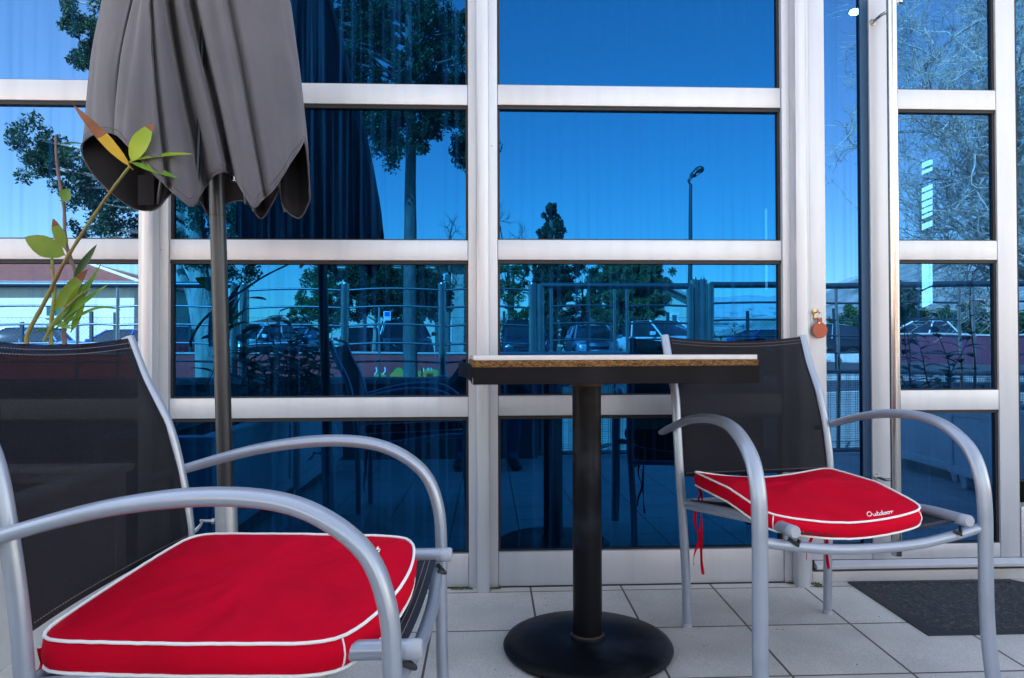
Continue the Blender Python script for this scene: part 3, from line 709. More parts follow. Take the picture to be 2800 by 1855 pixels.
    for chh in 'Outdoor':
        for stroke in S[chh]:
            pl = catmull([(cxx+a_+b_*.3, b_, 0) for a_, b_ in stroke], 4)
            pts = []
            for p in pl:
                # word reads for someone standing in front of the seat: runs towards -x, its foot towards the front
                xx = -(.052+p.x*sc); yy = hd-.028-p.y*sc+.006
                yy = hd+.002+ty-p.y*sc
                pts.append((xx-.0, yy, top(xx, yy, max(abs(xx)/hw, abs(yy)/hd)*.98)+.0032))
            g.tube(pts, .0009, 6)
        cxx += ad[chh]
    g.build('embroidery', M['white_pipe'], root, smooth=True)
    # pair of tie ribbons at the rear corners
    for sx in (-1, 1):
        for kx, dr in ((0, -1), (.02, 1)):
            g = MB(); x0 = sx*(hw-.012-kx); y0 = -hd+.004
            c = [(x0, y0, .004), (x0-sx*.006+.014*dr, y0-.012, -.035), (x0+.020*dr, y0-.016, -.09-.01*dr), (x0+.012*dr-.006, y0-.014, -.15), (x0+.020*dr, y0-.018, -.205+.01*dr), (x0+.024*dr, y0-.016, -.24+.014*dr)]
            pts = catmull(c, 6); w = .0042
            for i in range(len(pts)-1):
                a_, b_ = pts[i], pts[i+1]; q = 1.2*math.sin(i*.25+dr); d = Vector((math.cos(q), math.sin(q), 0))*w
                q2 = 1.2*math.sin((i+1)*.25+dr); d2 = Vector((math.cos(q2), math.sin(q2), 0))*w
                g.add([a_-d, a_+d, b_+d2, b_-d2], [(0, 1, 2, 3)])
            g.build('tie_ribbon', M['red'], root, recalc=False, solid=.0012)
    return root
cl = make_cushion('seat_cushion', 1, (0, 0, 0), (.040, -.007, .390), R(-6), 'red cushion with white piping on the nearest armchair', CHL, lambda x, y: -.10*x+.02*y, bow=.036, ne=11, ty=-.034)
cr_ = make_cushion('seat_cushion', 6, (0, 0, 0), (.040, .030, .407), R(-5), 'red cushion with white Outdoor embroidery on the armchair by the door', CHR, lambda x, y: -.13*max(0, y-.02)**1.1+.02*abs(x)-.022*(1-(x/.2)**2)*(min(1, -y/.15) if y < 0 else 0)-.015*(1-(x/.2)**2)*max(0, y)/.2, T=.036, bow=.018, ne=13)

# ================================================================== TABLE
def make_table():
    c = Vector((.262, 1.875, fz(1.875))); root = empty('bistro_table', c, label='square pedestal bistro table with peeling black edge and round black base', cat='table')
    A = R(2.2)
    S = .316
    Rt = Matrix.Translation((c.x+.012, c.y-.005, 0)) @ Matrix.Rotation(A, 4, 'Z')
    def tz(y): return .7655-.0085*(y-1.55)      # top leans very slightly
    def slab(g, s0, za, zb, s1=None):
        s1 = s1 or s0
        vs = []
        for s_, h in ((s0, za), (s1, zb)):
            for a, b in ((-s_, -s_), (s_, -s_), (s_, s_), (-s_, s_)):
                p = Rt @ Vector((a, b, 0)); vs.append((p.x, p.y, tz(p.y)-h))
        g.add(vs, [(0, 1, 2, 3), (7, 6, 5, 4), (0, 4, 5, 1), (1, 5, 6, 2), (2, 6, 7, 3), (3, 7, 4, 0)])
    g = WB(); slab(g, S, .0105, 0); g.build('tabletop', M['laminate'], root, bevel=.0015)
    # core of exposed chipboard with a crumbling edge
    g = WB(); random.seed(8); n = 200; rows = 7; vs = []
    peri = [(-1, -1), (1, -1), (1, 1), (-1, 1)]
    for j in range(rows+1):
        h = .0112+(.050-.0112)*j/rows
        for i in range(n):
            t = i/n*4; k = int(t); f = t-k; a, b = peri[k], peri[(k+1) % 4]
            x, y = (a[0]+(b[0]-a[0])*f), (a[1]+(b[1]-a[1])*f)
            s_ = S+.0015+random.uniform(-.0022, .0012)
            p = Rt @ Vector((x*s_, y*s_, 0)); vs.append((p.x, p.y, tz(p.y)-h))
    fs = [(j*n+i, j*n+(i+1) % n, (j+1)*n+(i+1) % n, (j+1)*n+i) for j in range(rows) for i in range(n)]
    fs.append(tuple(range(rows*n, rows*n+n)))
    g.add(vs, fs); g.build('chipboard_core', M['chip'], root)
    # black edging: four strips, the left one springing away at its far end
    g = WB()
    def strip(p0, p1, t0=.0245, t1=.0245, b=.063, fl0=0, fl1=0, n=12):
        p0 = Vector(p0); p1 = Vector(p1); d = (p1-p0).normalized(); nrm = Vector((d.y, -d.x, 0)); vs = []
        for i in range(n+1):
            f = i/n; q = p0.lerp(p1, f); o = fl0*(1-f)**3+fl1*f**3
            for oo, h in ((.0022, t0+(t1-t0)*f), (.0022, b), (.0036, b-.001), (.0036, t0+(t1-t0)*f+.001)):
                pp = Rt @ Vector(((q+nrm*(oo+o)).x, (q+nrm*(oo+o)).y, 0)); vs.append((pp.x, pp.y, tz(pp.y)-h))
        fs = [(i*4+k, i*4+(k+1) % 4, (i+1)*4+(k+1) % 4, (i+1)*4+k) for i in range(n) for k in range(4)]+[(0, 1, 2, 3), (n*4+3, n*4+2, n*4+1, n*4)]
        g.add(vs, fs)
    strip((-S-.001, -S, 0), (S+.003, -S, 0), .0255, .0235); strip((S, -S, 0), (S, S, 0)); strip((S, S, 0), (-S, S, 0)); strip((-S, S, 0), (-S, -S-.002, 0), .018, .0245, fl0=.030)
    g.build('edge_band', M['band'], root)
    g = WB(); zt = tz(c.y)-.0505
    vs = [];
    for k, (r, h) in enumerate(((.215, 0), (.215, .003), (.05, .017), (.043, .030))):
        for i in range(32):
            q = 2*math.pi*i/32; rr = r*(1 if k > 1 else (abs(math.cos(q-A))**5+abs(math.sin(q-A))**5)**(-.2)*.8)
            vs.append((c.x+rr*math.cos(q), c.y+rr*math.sin(q), zt-h))
    g.add(vs, [(i*32+k, i*32+(k+1) % 32, (i+1)*32+(k+1) % 32, (i+1)*32+k) for i in range(3) for k in range(32)]); g.build('top_bracket', M['rust_iron'], root, smooth=True)
    g = WB(); g.lathe([(.038, c.z+.026), (.038, zt-.012)], 40, ctr=(c.x, c.y, 0)); g.build('column', M['iron'], root, smooth=True)
    g = WB(); g.lathe([(0, 0), (.205, 0), (.219, .004), (.222, .012), (.217, .020), (.20, .0265), (.15, .033), (.10, .037), (.065, .036), (.046, .035), (.044, .038), (.038, .039)], 80, ctr=(c.x, c.y, c.z))
    g.build('base_plate', M['iron'], root, smooth=True, ang=50)
    g = WB(); g.lathe([(.0385, .036), (.0435, .0385), (.0395, .043)], 40, ctr=(c.x, c.y, c.z)); g.build('weld_ring', M['rust'], root, smooth=True)
    return root
M['rust_iron'] = mat('rusty_black_iron', (.02,.015,.012), .7, 0, (.09,.045,.02), 25)
make_table()

# ================================================================== PARASOL
def make_parasol():
    px, py = -.655, 1.80; root = empty('parasol', (px+.012, py, fz(py)), label='folded grey fabric parasol on dark pole behind the nearest armchair', cat='parasol')
    lean = Vector((-.030, 0, 1)).normalized()
    base = Vector((-.635, py, fz(py)))
    P = lambda z: base+lean*((z-base.z)/lean.z)
    g = WB(); g.tube([P(-.0), P(1.06), P(2.55)], .0192, 28); pole = g.build('pole', M['pole'], root, smooth=True)
    g = WB(); g.lathe([(.0196, 0), (.0199, .0006), (.0199, .0012), (.0196, .0018)], 28, M=Matrix.Translation(P(at(520, 591, py).z)) ); g.build('pole_joint', M['black_plastic'], root, smooth=True)
    zs = at(640, 1353, py).z
    g = WB(); g.tube([P(.04), P(zs)], .0262, 28, cap=False); g.tube([P(.04), P(zs)], .0246, 28, cap=False); 
    n0 = len(g.v)-28; g.f += [tuple([28+k, 28+(k+1) % 28, 84+(k+1) % 28, 84+k]) for k in range(28)]; g.mi += [0]*28
    slv = g.build('sleeve', M['galv'], root, smooth=True, ang=50)
    q = P(at(600, 1424, py).z); g = WB(); g.tube([q+Vector((-.024, -.004, 0)), q+Vector((-.062, -.006, .002))], .0035, 10)
    g.tube([q+Vector((-.026, -.004, 0)), q+Vector((-.034, -.004, 0))], .0075, 6)
    g.tube([q+Vector((-.056, -.006, .004)), q+Vector((-.060, -.006, -.008)), q+Vector((-.072, -.007, -.022)), q+Vector((-.080, -.007, -.026))], [.004, .0035, .005, .0045], 10)
    g.build('clamp_screw', M['galv'], root, smooth=True)
    g = WB(); g.lathe([(0, 0), (.225, 0), (.232, .01), (.225, .055), (.19, .07), (.04, .075), (.03, .08)], 40, ctr=(base.x+.02, base.y-.02, base.z)); g.build('base', M['concrete'], root, smooth=True)
    # canopy: closed star-shaped curtain; each control: (bottom px x, bottom px y, forward metres, top px x, top forward)
    D = 1.183
    C = [(205,318,.03,238,.02),(235,306,.10,256,.07),(264,310,.125,300,.095),(268,313,.115,306,.085),(271,313,.165,312,.12),(300,342,.195,322,.14),(345,392,.215,335,.15),(378,424,.225,345,.16),(390,436,.175,351,.115),(404,449,.215,357,.155),(443,478,.20,372,.15),(462,452,.165,382,.12),
         (470,440,.05,388,.02),(484,420,.06,398,.03),(496,405,.17,408,.13),(520,397,.19,430,.13),(526,400,.06,440,.03),(540,398,.05,450,.02),(550,425,.19,460,.145),(585,478,.225,492,.16),(604,464,.225,515,.165),(612,457,.185,528,.125),(622,449,.215,545,.155),(640,428,.205,580,.145),(665,386,.18,610,.125),(688,352,.13,640,.09),(705,333,.06,660,.04),
         (716,440,.0,668,.0),(712,474,-.03,666,-.03),(690,505,-.05,655,-.06),(655,480,-.025,640,-.05),(648,440,-.045,625,-.07),(630,470,-.10,600,-.10),(603,506,-.13,575,-.12),(570,468,-.09,545,-.11),(530,470,-.12,510,-.13),(488,504,-.13,480,-.13),(465,470,-.10,450,-.11),(430,440,-.12,420,-.12),
         (395,450,-.06,380,-.10),(365,482,-.055,350,-.09),(340,488,-.075,325,-.09),(300,478,-.05,300,-.085),(250,440,-.035,275,-.07),(210,396,-.03,255,-.05),(187,345,-.015,242,-.025)]
    B3 = []; T3 = []
    for bx, by, bd, tx, td in C:
        Yb = py-bd; b_ = at(bx*D, by*D, Yb); Yt = py-td; t_ = at(tx*D, 0, Yt); B3.append(b_); T3.append(t_)
    Bs = catmull(B3, 7, True); Ts = catmull(T3, 7, True); n = len(Bs)
    apex = P(2.42); ztop = T3[0].z
    rows = 46; vs = []
    for j in range(rows+1):
        v = j/rows
        for i in range(n):
            b_, t_ = Bs[i], Ts[i]
            if v < .62:
                w = v/.62; p = b_.lerp(t_, w)
                q = math.sin(w*math.pi)*.008; d = (p-P(p.z)); d.z = 0
                if d.length > 1e-5: p = p+d.normalized()*q
                fol = noise.noise(Vector((i*.16, w*1.2, 2)))*.010+noise.noise(Vector((i*.5, w*3.5, 7)))*.0022
                if d.length > 1e-5: p = p+d.normalized()*fol*(1-w*.4)
            else:
                w = (v-.62)/.38; c_ = P(t_.z+(apex.z-t_.z)*w); d = t_-P(t_.z); d.z = 0
                p = c_+d*(1-w)**.8*(1-.0*w)+Vector((0, 0, 0))
                fol = noise.noise(Vector((i*.16, 1.6+w, 2)))*.0036
                if d.length > 1e-5 and w < .98: p = p+d.normalized()*fol*(1-w)
            vs.append(p)
    g = WB(); g.add(vs, [(j*n+i, j*n+(i+1) % n, (j+1)*n+(i+1) % n, (j+1)*n+i) for j in range(rows) for i in range(n)])
    can = g.build('canopy', [M['canopy'], M['canopy_inner']], root, smooth=True, ang=180, solid=.0018)
    can.modifiers['solid'].material_offset = 1
    # hem stitched along the bottom edge
    g = WB(); pts = [Bs[i]+Vector((0, 0, .0005)) for i in range(n)]; pts.append(pts[0]); g.tube(pts, .0017, 6, cap=False); g.build('hem', M['canopy'], can, smooth=True) if 0 else sub(g, 'hem', M['canopy'], can, root, smooth=True)
    g = WB(); pts = [vs[n+i]+(vs[n+i]-P(vs[n+i].z)).normalized()*.0009 for i in range(n)]; pts.append(pts[0]); g.tube(pts, .0006, 5, cap=False); sub(g, 'hem_stitching', M['canopy_inner'], can, root, smooth=True)
    # ribs inside with their pockets at the tips
    for (tx, ty, d) in ((443, 474, .185), (585, 474, .21), (340, 482, -.06), (690, 500, -.045), (488, 498, -.12), (603, 500, -.12), (205, 350, .01), (703, 345, .05)):
        tip = at(tx*D, (ty-8)*D, py-d+.006); c_ = P(2.35)
        tip = tip.lerp(P(tip.z), .16)
        g = WB(); g.tube([tip, tip.lerp(c_, .5)+(P(1.7)-tip.lerp(c_, .5))*.45, c_], .0055, 8); rb = g.build('rib', M['pole'], root, smooth=True)
    for (x_, y_, d) in ((340, 430, -.052),):
        g = WB(); a_ = at((x_-19)*D, (y_-24)*D, py-d); b_ = at((x_+19)*D, (y_+46)*D, py-d)
        g.box((a_.x, a_.y-.006, b_.z), (b_.x, a_.y-.002, a_.z)); g.build('rib_pocket', M['canopy_inner'], root, bevel=.002)
    # runner hub on the pole
    g = WB(); hz = 1.36; g.lathe([(.020, -.03), (.032, -.028), (.038, -.01), (.038, .012), (.028, .03), (.020, .03)], 24, M=Matrix.Translation(P(hz))); g.build('runner', M['black_plastic'], root, smooth=True)
    a_ = at(628, 462, py-.06); b_ = at(641, 490, py-.07); g = WB(); g.tube([P(1.33)+Vector((.02, -.03, 0)), a_, b_], .0045, 8); g.lathe([(0, -.009), (.008, -.006), (.0095, 0), (.008, .006), (0, .009)], 16, M=Matrix.Translation(b_)); g.build('strut', M['chrome'], root, smooth=True)
    return root
M['canopy_inner'] = woven('parasol_fabric_inside_shade', (.012,.011,.014), (.009,.009,.012), .8, 160, .25)  # near-black inside: shade within the folds put into the fabric colour
make_parasol()

# ================================================================== PLANTS
def leaf(g, base, d, nrm, L, w, bend=.15, n=7, fold=.12, tipcurl=0, jag=0, k=0):
    d = Vector(d).normalized(); nrm = Vector(nrm); s = d.cross(nrm).normalized(); nn = s.cross(d).normalized()
    vs = []
    for i in range(n+1):
        t = i/n; ww = w*(math.sin(math.pi*min(1, t**.85))**.8 if 0 < t < 1 else .02)
        c = Vector(base)+d*(L*t)+nn*(-bend*L*t*t-tipcurl*L*max(0, t-.7)**2*8)
        j = jag*random.uniform(-1, 1)*ww if jag else 0
        vs += [c-s*(ww+j)+nn*(fold*ww), c, c+s*(ww-j)+nn*(fold*ww)]
    g.cur = k
    g.add(vs, [(i*3+a, i*3+a+1, (i+1)*3+a+1, (i+1)*3+a) for i in range(n) for a in (0, 1)])
    g.cur = 0
def front_plant():
    D = 1.183; Y = 1.86
    A = lambda x, y, d=0: at(x*D, y*D, Y-d)
    root = empty('laurel_shrub', (-1.14, 1.86, .40), label='leggy laurel stems with lime and browning leaves rising behind the nearest armchair', cat='plant')
    stems = [([(62, 800, 0), (66, 768, 0), (105, 695, .01), (150, 605, .08), (210, 510, .15), (262, 435, .22), (300, 385, .27)], [.0056, .0054, .0050, .0044, .0038, .0034, .003], 'stem'),
             ([(150, 800, -.02), (148, 765, -.02), (160, 700, -.03), (176, 645, -.03), (152, 560, -.03), (148, 480, -.03), (136, 410, -.03), (130, 355, -.03), (129, 312, -.03)], [.0058, .0055, .0055, .005, .0045, .004, .004, .0035, .0028], 'stem_purple'),
             ([(118, 800, .02), (119, 740, .02), (126, 680, .02), (122, 630, .02), (120, 592, .02)], [.005, .005, .0045, .004, .003], 'stem'),
             ([(100, 790, .03), (128, 740, .03), (175, 690, .03), (210, 668, .03)], [.003, .003, .0025, .002], 'stem')]
    for pts, rr, mm in stems:
        P = [A(x, y, d) for x, y, d in pts]; C = catmull(P, 6); R2 = []
        for i in range(len(C)):
            f = i/(len(C)-1)*(len(rr)-1); a = int(min(f, len(rr)-2)); R2.append((rr[a]+(rr[a+1]-rr[a])*(f-a))*(1+.12*math.sin(i*2.1)))
        g = WB(); g.tube(C, R2, 10)
        for i in range(4, len(C)-2, 5): g.tube([C[i], C[i]+Vector((random.uniform(-1, 1), -.6, .8))*.007], [R2[i]*.9, .0015], 6)
        g.build('stem', M[mm], root, smooth=True)
    random.seed(3)
    # (base px, tip px, half width m, normal, material, bend, curl)
    LV = [((300, 385), (170, 250), .0125, (0.5, -1, .3), 'mix', -.08, .0), ((303, 372), (352, 285), .022, (-.1, -1, .1), 'leaf_lime', .03, 0), ((308, 372), (441, 343), .0125, (.1, -.55, .8), 'leaf_lime', .10, 0),
          ((304, 376), (411, 411), .010, (.2, -.7, .6), 'leaf_green', .02, 0), ((150, 590), (53, 547), .026, (-.2, -1, .2), 'leaf_lime2', .08, 0), ((150, 575), (122, 505), .014, (.1, -1, .1), 'leaf_lime2', .02, 0),
          ((146, 466), (160, 436), .016, (0, -1, 0), 'leaf_green', .0, 0), ((132, 335), (186, 322), .007, (0, -.6, .8), 'leaf_dark', .2, 0), ((170, 645), (222, 565), .009, (.3, -1, .2), 'leaf_dark2', .05, 0),
          ((125, 720), (200, 622), .017, (.2, -1, .2), 'leaf_lime2', .05, .0), ((112, 760), (245, 655), .010, (.1, -.8, .5), 'leaf_green', .04, 0), ((125, 755), (205, 640), .010, (.1, -.8, .6), 'leaf_green', .06, 0),
          ((120, 765), (252, 688), .009, (.1, -.6, .8), 'leaf_green', .08, .3), ((150, 730), (182, 660), .009, (.5, -1, 0), 'leaf_lime2', .02, 0), ((120, 740), (165, 760), .008, (.2, -1, .1), 'leaf_green', 0, 0),
          ((130, 762), (70, 766), .013, (0, -.5, 1), 'leaf_dark', .1, 0), ((165, 765), (195, 700), .008, (.3, -1, .2), 'leaf_lime2', .05, 0), ((148, 760), (230, 610), .007, (.4, -1, .1), 'leaf_green', .1, 0)]
    for (bx, by), (tx, ty), w, nr, mm, bend, curl in LV:
        a = A(bx, by, .27 if bx > 280 else .02); b = A(tx, ty, .29 if bx > 280 else .03); L = (b-a).length
        g = WB()
        g.tube([a-(b-a)*.06, a+(b-a)*.04], .0014, 6)
        leaf(g, a, b-a, nr, L, w, bend, 12, .22, curl, .04)
        if mm == 'mix':
            n_ = len(g.f)
            for i in range(n_-24, n_):
                k = (i-(n_-24))//2; g.mi[i] = 0 if k < 6 else 1
            g.build('leaf', [M['leaf_yellow'], M['leaf_brown']], root, smooth=True, ang=180, recalc=False)
        else:
            mats = {'leaf_lime2': 'leaf_olive', 'leaf_dark2': 'leaf_dark'}.get(mm, mm)
            n_ = len(g.f)
            tipm = tx in (352, 200, 122)
            if tipm:
                for i in range(n_-(4 if tx == 352 else 6), n_): g.mi[i] = 1
            g.build('leaf', [M[mats], M['leaf_brown']], root, smooth=True, ang=180, recalc=False)
M['leaf_olive'] = leafmat('olive_leaf', (.11,.20,.012), (.20,.26,.02), 16, .4, .35)
front_plant()

def shrub(name, base, H, n_st, spread, label, seed, leafL=.10, nl=9, cat='plant', group='shrubs growing in the planters'):
    random.seed(seed); root = empty(name, base, label=label, cat=cat, group=group); B = Vector(base)
    g = WB(); lf = WB()
    for s in range(n_st):
        a = random.uniform(0, 6.28); h = H*random.uniform(.45, 1) if s else H; lean = random.uniform(.1, .5)*spread if s else .05
        p0 = B+Vector((random.uniform(-.12, .12), random.uniform(-.22, .22), 0)); pts = []
        for i in range(7):
            t = i/6; pts.append(p0+Vector((math.cos(a)*lean*t**1.4+.02*math.sin(t*6+s), math.sin(a)*lean*t**1.4, h*t)))
        C = catmull(pts, 3); g.tube(C, [.006*(1-.7*i/len(C)) for i in range(len(C))], 6)
        for i in range(nl):
            t = .22+.78*(i/nl)**.8 if i < nl-1 else 1; c = C[int(t*(len(C)-1))]
            q = a+i*2.4; d = Vector((math.cos(q), math.sin(q), random.uniform(-.1, .7)))
            leaf(lf, c, d, (-.1, .1, 1), leafL*random.uniform(.6, 1.2), leafL*.24, random.uniform(.1, .5), 5, .2)
    g.build('stem', M['stem_purple'], root, smooth=True); lf.build('foliage', M['leaf_dark'], root, smooth=True, ang=180, recalc=False)
def planter(name, x0, x1, y0, y1, label):
    zb = fz((y0+y1)/2)+.075; zt = .46; root = empty(name, ((x0+x1)/2, (y0+y1)/2, fz((y0+y1)/2)), label=label, cat='planter', group='white planter boxes edging the terrace')
    g = WB(); th = .03
    g.box((x0, y0, zb), (x0+th, y1, zt-.02)); g.box((x1-th, y0, zb), (x1, y1, zt-.02)); g.box((x0+th, y0, zb), (x1-th, y0+th, zt-.02)); g.box((x0+th, y1-th, zb), (x1-th, y1, zt-.02)); g.box((x0+th, y0+th, zb), (x1-th, y1-th, zb+.03))
    g.build('box', M['white_paint'], root, bevel=.003)
    g = WB(); f = .05
    for xa, xb in ((x0-.008, x0-.0002), (x1+.0002, x1+.008)):
        g.box((xa, y0+.001, zb+.001), (xb, y0+f, zt-.021)); g.box((xa, y1-f, zb+.001), (xb, y1-.001, zt-.021)); g.box((xa, y0+f, zb+.001), (xb, y1-f, zb+f)); g.box((xa, y0+f, zt-.021-f), (xb, y1-f, zt-.021))
    for ya, yb in ((y0-.008, y0-.0002), (y1+.0002, y1+.008)):
        g.box((x0+.001, ya, zb+.001), (x0+f, yb, zt-.021)); g.box((x1-f, ya, zb+.001), (x1-.001, yb, zt-.021)); g.box((x0+f, ya, zb+.001), (x1-f, yb, zb+f)); g.box((x0+f, ya, zt-.021-f), (x1-f, yb, zt-.021))
    g.build('panel_moulding', M['white_paint'], root, bevel=.002)
    g = WB()
    for a, b, c, d in ((x0-.02, x0+.045, y0-.02, y1+.02), (x1-.045, x1+.02, y0-.02, y1+.02)): g.box((a, c, zt-.02), (b, d, zt))
    for c, d in ((y0-.02, y0+.045), (y1-.045, y1+.02)): g.box((x0+.045, c, zt-.0195), (x1-.045, d, zt-.0005))
    g.build('rim', M['white_paint'], root, bevel=.004)
    for xa in (x0+.03, x1-.10):
        for ya in (y0+.04, y1-.11):
            g = WB(); z0 = fz(ya)+.001
            g.add([(xa+.01, ya+.01, z0), (xa+.05, ya+.01, z0), (xa+.05, ya+.05, z0), (xa+.01, ya+.05, z0), (xa, ya, zb), (xa+.07, ya, zb), (xa+.07, ya+.07, zb), (xa, ya+.07, zb)], [(0, 3, 2, 1), (4, 5, 6, 7), (0, 1, 5, 4), (1, 2, 6, 5), (2, 3, 7, 6), (3, 0, 4, 7)]); g.build('foot', M['white_paint'], root, bevel=.002)
    g = WB(); g.box((x0+th, y0+th, zt-.12), (x1-th, y1-th, zt-.045)); g.build('soil', M['soil'], root)
planter('planter_box', -1.42, -1.02, .95, 2.05, 'white wooden planter box behind the nearest armchair, close to the glass')
planter('planter_box', -1.40, -1.00, -.22, .90, 'white wooden planter box at the left side of the terrace, full of dark shrubs')
planter('planter_box', 2.76, 3.14, -.42, .62, 'white wooden planter box on the right side in front of the door')
planter('planter_box', 2.66, 3.04, .70, 1.80, 'white wooden planter box on the right side nearest the door')
shrub('evergreen_shrub', (-1.20, .22, .40), .60, 12, .65, 'dense dark leaved shrub reflected behind the parasol pole', 11, .13, 13)
shrub('evergreen_shrub', (-1.2, .62, .40), .46, 10, .6, 'low bushy dark shrub reflected beside the parasol pole', 12, .12, 11)
shrub('evergreen_shrub', (-1.19, 1.35, .40), .62, 4, .35, 'tall big leaved shrub reflected near the left mullion', 18, .15, 8)
shrub('evergreen_shrub', (2.98, .12, .40), .86, 6, .45, 'tall thin shrub reflected in the door glass', 23, .12, 12)
shrub('evergreen_shrub', (2.92, -.22, .40), .28, 7, .6, 'low sprawling shrub reflected low in the door glass', 29, .10, 8)
# ================================================================== RAILINGS AND PARAPET (in front of the terrace, behind the camera)
ZR = 5.5; YR = 2*G-ZR            # real y of the railing
def rx(px, Z=ZR): return vat(px, 950, Z).x
def rz(py, Z=ZR): return vat(1332, py, Z).z
zcap = rz(1031); 
pw = empty('parapet_wall', (-2, YR, fz(YR)), label='low grey parapet wall with pale stone cap carrying the steel railing', cat='wall')
g = WB(); g.box((-12, YR-.10, -.3), (rx(1467), YR+.10, zcap-.045)); g.build('wall', M['parapet'], pw, bevel=.004)
g = WB(); g.box((-12, YR-.14, zcap-.045), (rx(1467)+.02, YR+.14, zcap)); g.build('cap', M['capstone'] if 'capstone' in M else M['concrete'], pw, bevel=.006)
def rod(g, xa, xb, z, r=.0085, rise=.012, n=10):
    g.tube([(xa+(xb-xa)*i/n, YR, z+rise*(1-(2*i/n-1)**2)) for i in range(n+1)], r, 10)
ROD = [790, 838, 887, 937, 986]
rl = empty('steel_railing', (rx(1060), YR, zcap), label='polished steel balustrade with arched rods on the parapet wall', cat='railing')
posts = [668, 944, 1210, 1456]
for px in posts:
    g = WB(); x = rx(px); g.tube([(x, YR, zcap), (x, YR, rz(778))], .030 if px != 668 else .034, 20); g.lathe([(.03, 0), (.028, .008), (0, .012)], 20, ctr=(x, YR, rz(778))); p = g.build('post', M['rail_steel'], rl, smooth=True)
    g = WB(); g.lathe([(0, 0), (.062, 0), (.062, .006), (.034, .012), (.031, .02)], 24, ctr=(x, YR, zcap)); sub(g, 'flange', M['rail_steel'], p, rl, smooth=True)
for a, b in zip(posts, posts[1:]):
    for py in ROD:
        g = WB(); rod(g, rx(a)+.03, rx(b)-.03, rz(py)-.012); g.build('rod', M['rod_steel'], rl, smooth=True)
def framed(name, pxs, top, bot, rods, label, mesh=None, uprights=(), rt=.024, root_px=None, legs=()):
    root = empty(name, (rx(pxs[0]), YR, 0), label=label, cat='railing' if 'railing' in name else 'gate')
    xa, xb = rx(pxs[0]), rx(pxs[1]); g = WB()
    g.tube([(xa, YR, rz(top)), (xb, YR, rz(top))], rt, 16, side=(0, 0, 1)); g.build('top_rail', M['rod_steel'], root, smooth=True)
    for x in (xa, xb): g = WB(); g.tube([(x, YR, rz(bot)), (x, YR, rz(top)+.012)], .028, 18); g.build('post', M['rail_steel'], root, smooth=True)
    us = [rx(u) for u in uprights]
    for x in us: g = WB(); g.tube([(x, YR, rz(bot)), (x, YR, rz(top))], .0125, 12); g.build('upright', M['rail_steel'], root, smooth=True)
    xs = [xa]+us+[xb]
    for a, b in zip(xs, xs[1:]):
        if b-a < .2: continue
        for py in rods: g = WB(); rod(g, a, b, rz(py)-.004, .0085, .008); g.build('rod', M['rod_steel'], root, smooth=True)
    if mesh:
        for py in (mesh[0], mesh[1]): g = WB(); g.tube([(xa, YR, rz(py)), (xb, YR, rz(py))], .018, 14); g.build('cross_rail', M['rail_steel'], root, smooth=True)
        g = WB(); z0, z1 = rz(mesh[1]), rz(mesh[0]); z = z0+.015
        while z < z1: g.tube([(xa, YR, z), (xb, YR, z)], .0013, 4, cap=False); z += .018
        x = xa+.02; k = 0
        while x < xb:
            g.tube([(x, YR+.003, z0), (x, YR+.003, z1)], .0018, 4, cap=False); x += .016 if k % 3 else .045; k += 1
        g.build('wire_mesh', M['rail_steel'], root)
    return root
framed('steel_gate', (1478, 1888), 782, 1246, [836, 884, 930, 978], 'steel gate with double uprights and wire mesh foot, left of the tall gate posts', mesh=(1024, 1240), uprights=(1507, 1681, 1716))
framed('steel_gate', (1944, 2720), 779, 1246, [828, 876, 922, 970], 'steel gate with wire mesh foot in front of the bare tree', mesh=(1024, 1240), uprights=(2290, 2626, 2664))
framed('steel_gate', (2740, 3560), 779, 1246, [828, 876, 922, 970], 'outermost steel gate with wire mesh foot at the right', mesh=(1024, 1240), uprights=(3100,))
framed('steel_railing', (-60, 640), 780, 1031, [838, 887, 937, 986], 'steel railing with thick top rail before the cream house', uprights=(212, 322, 589))
framed('steel_railing', (-1400, -80), 780, 1031, [838, 887, 937, 986], 'steel railing at the far left end of the parapet', uprights=(-700,))
for px, lab in ((1905, 'left one of two thick steel gate posts'), (1928, 'right one of two thick steel gate posts')):
    g = MB(); x = rx(px); g.tube([(x, YR-.05, -.3), (x, YR-.05, rz(772))], .034, 20); g.lathe([(.036, 0), (.036, .02), (.018, .03), (.012, .045), (0, .05)], 20, ctr=(x, YR-.05, rz(772)))
    tag(g.build('gate_post', M['rail_steel'], smooth=True), lab, 'post', 'steel gate posts')

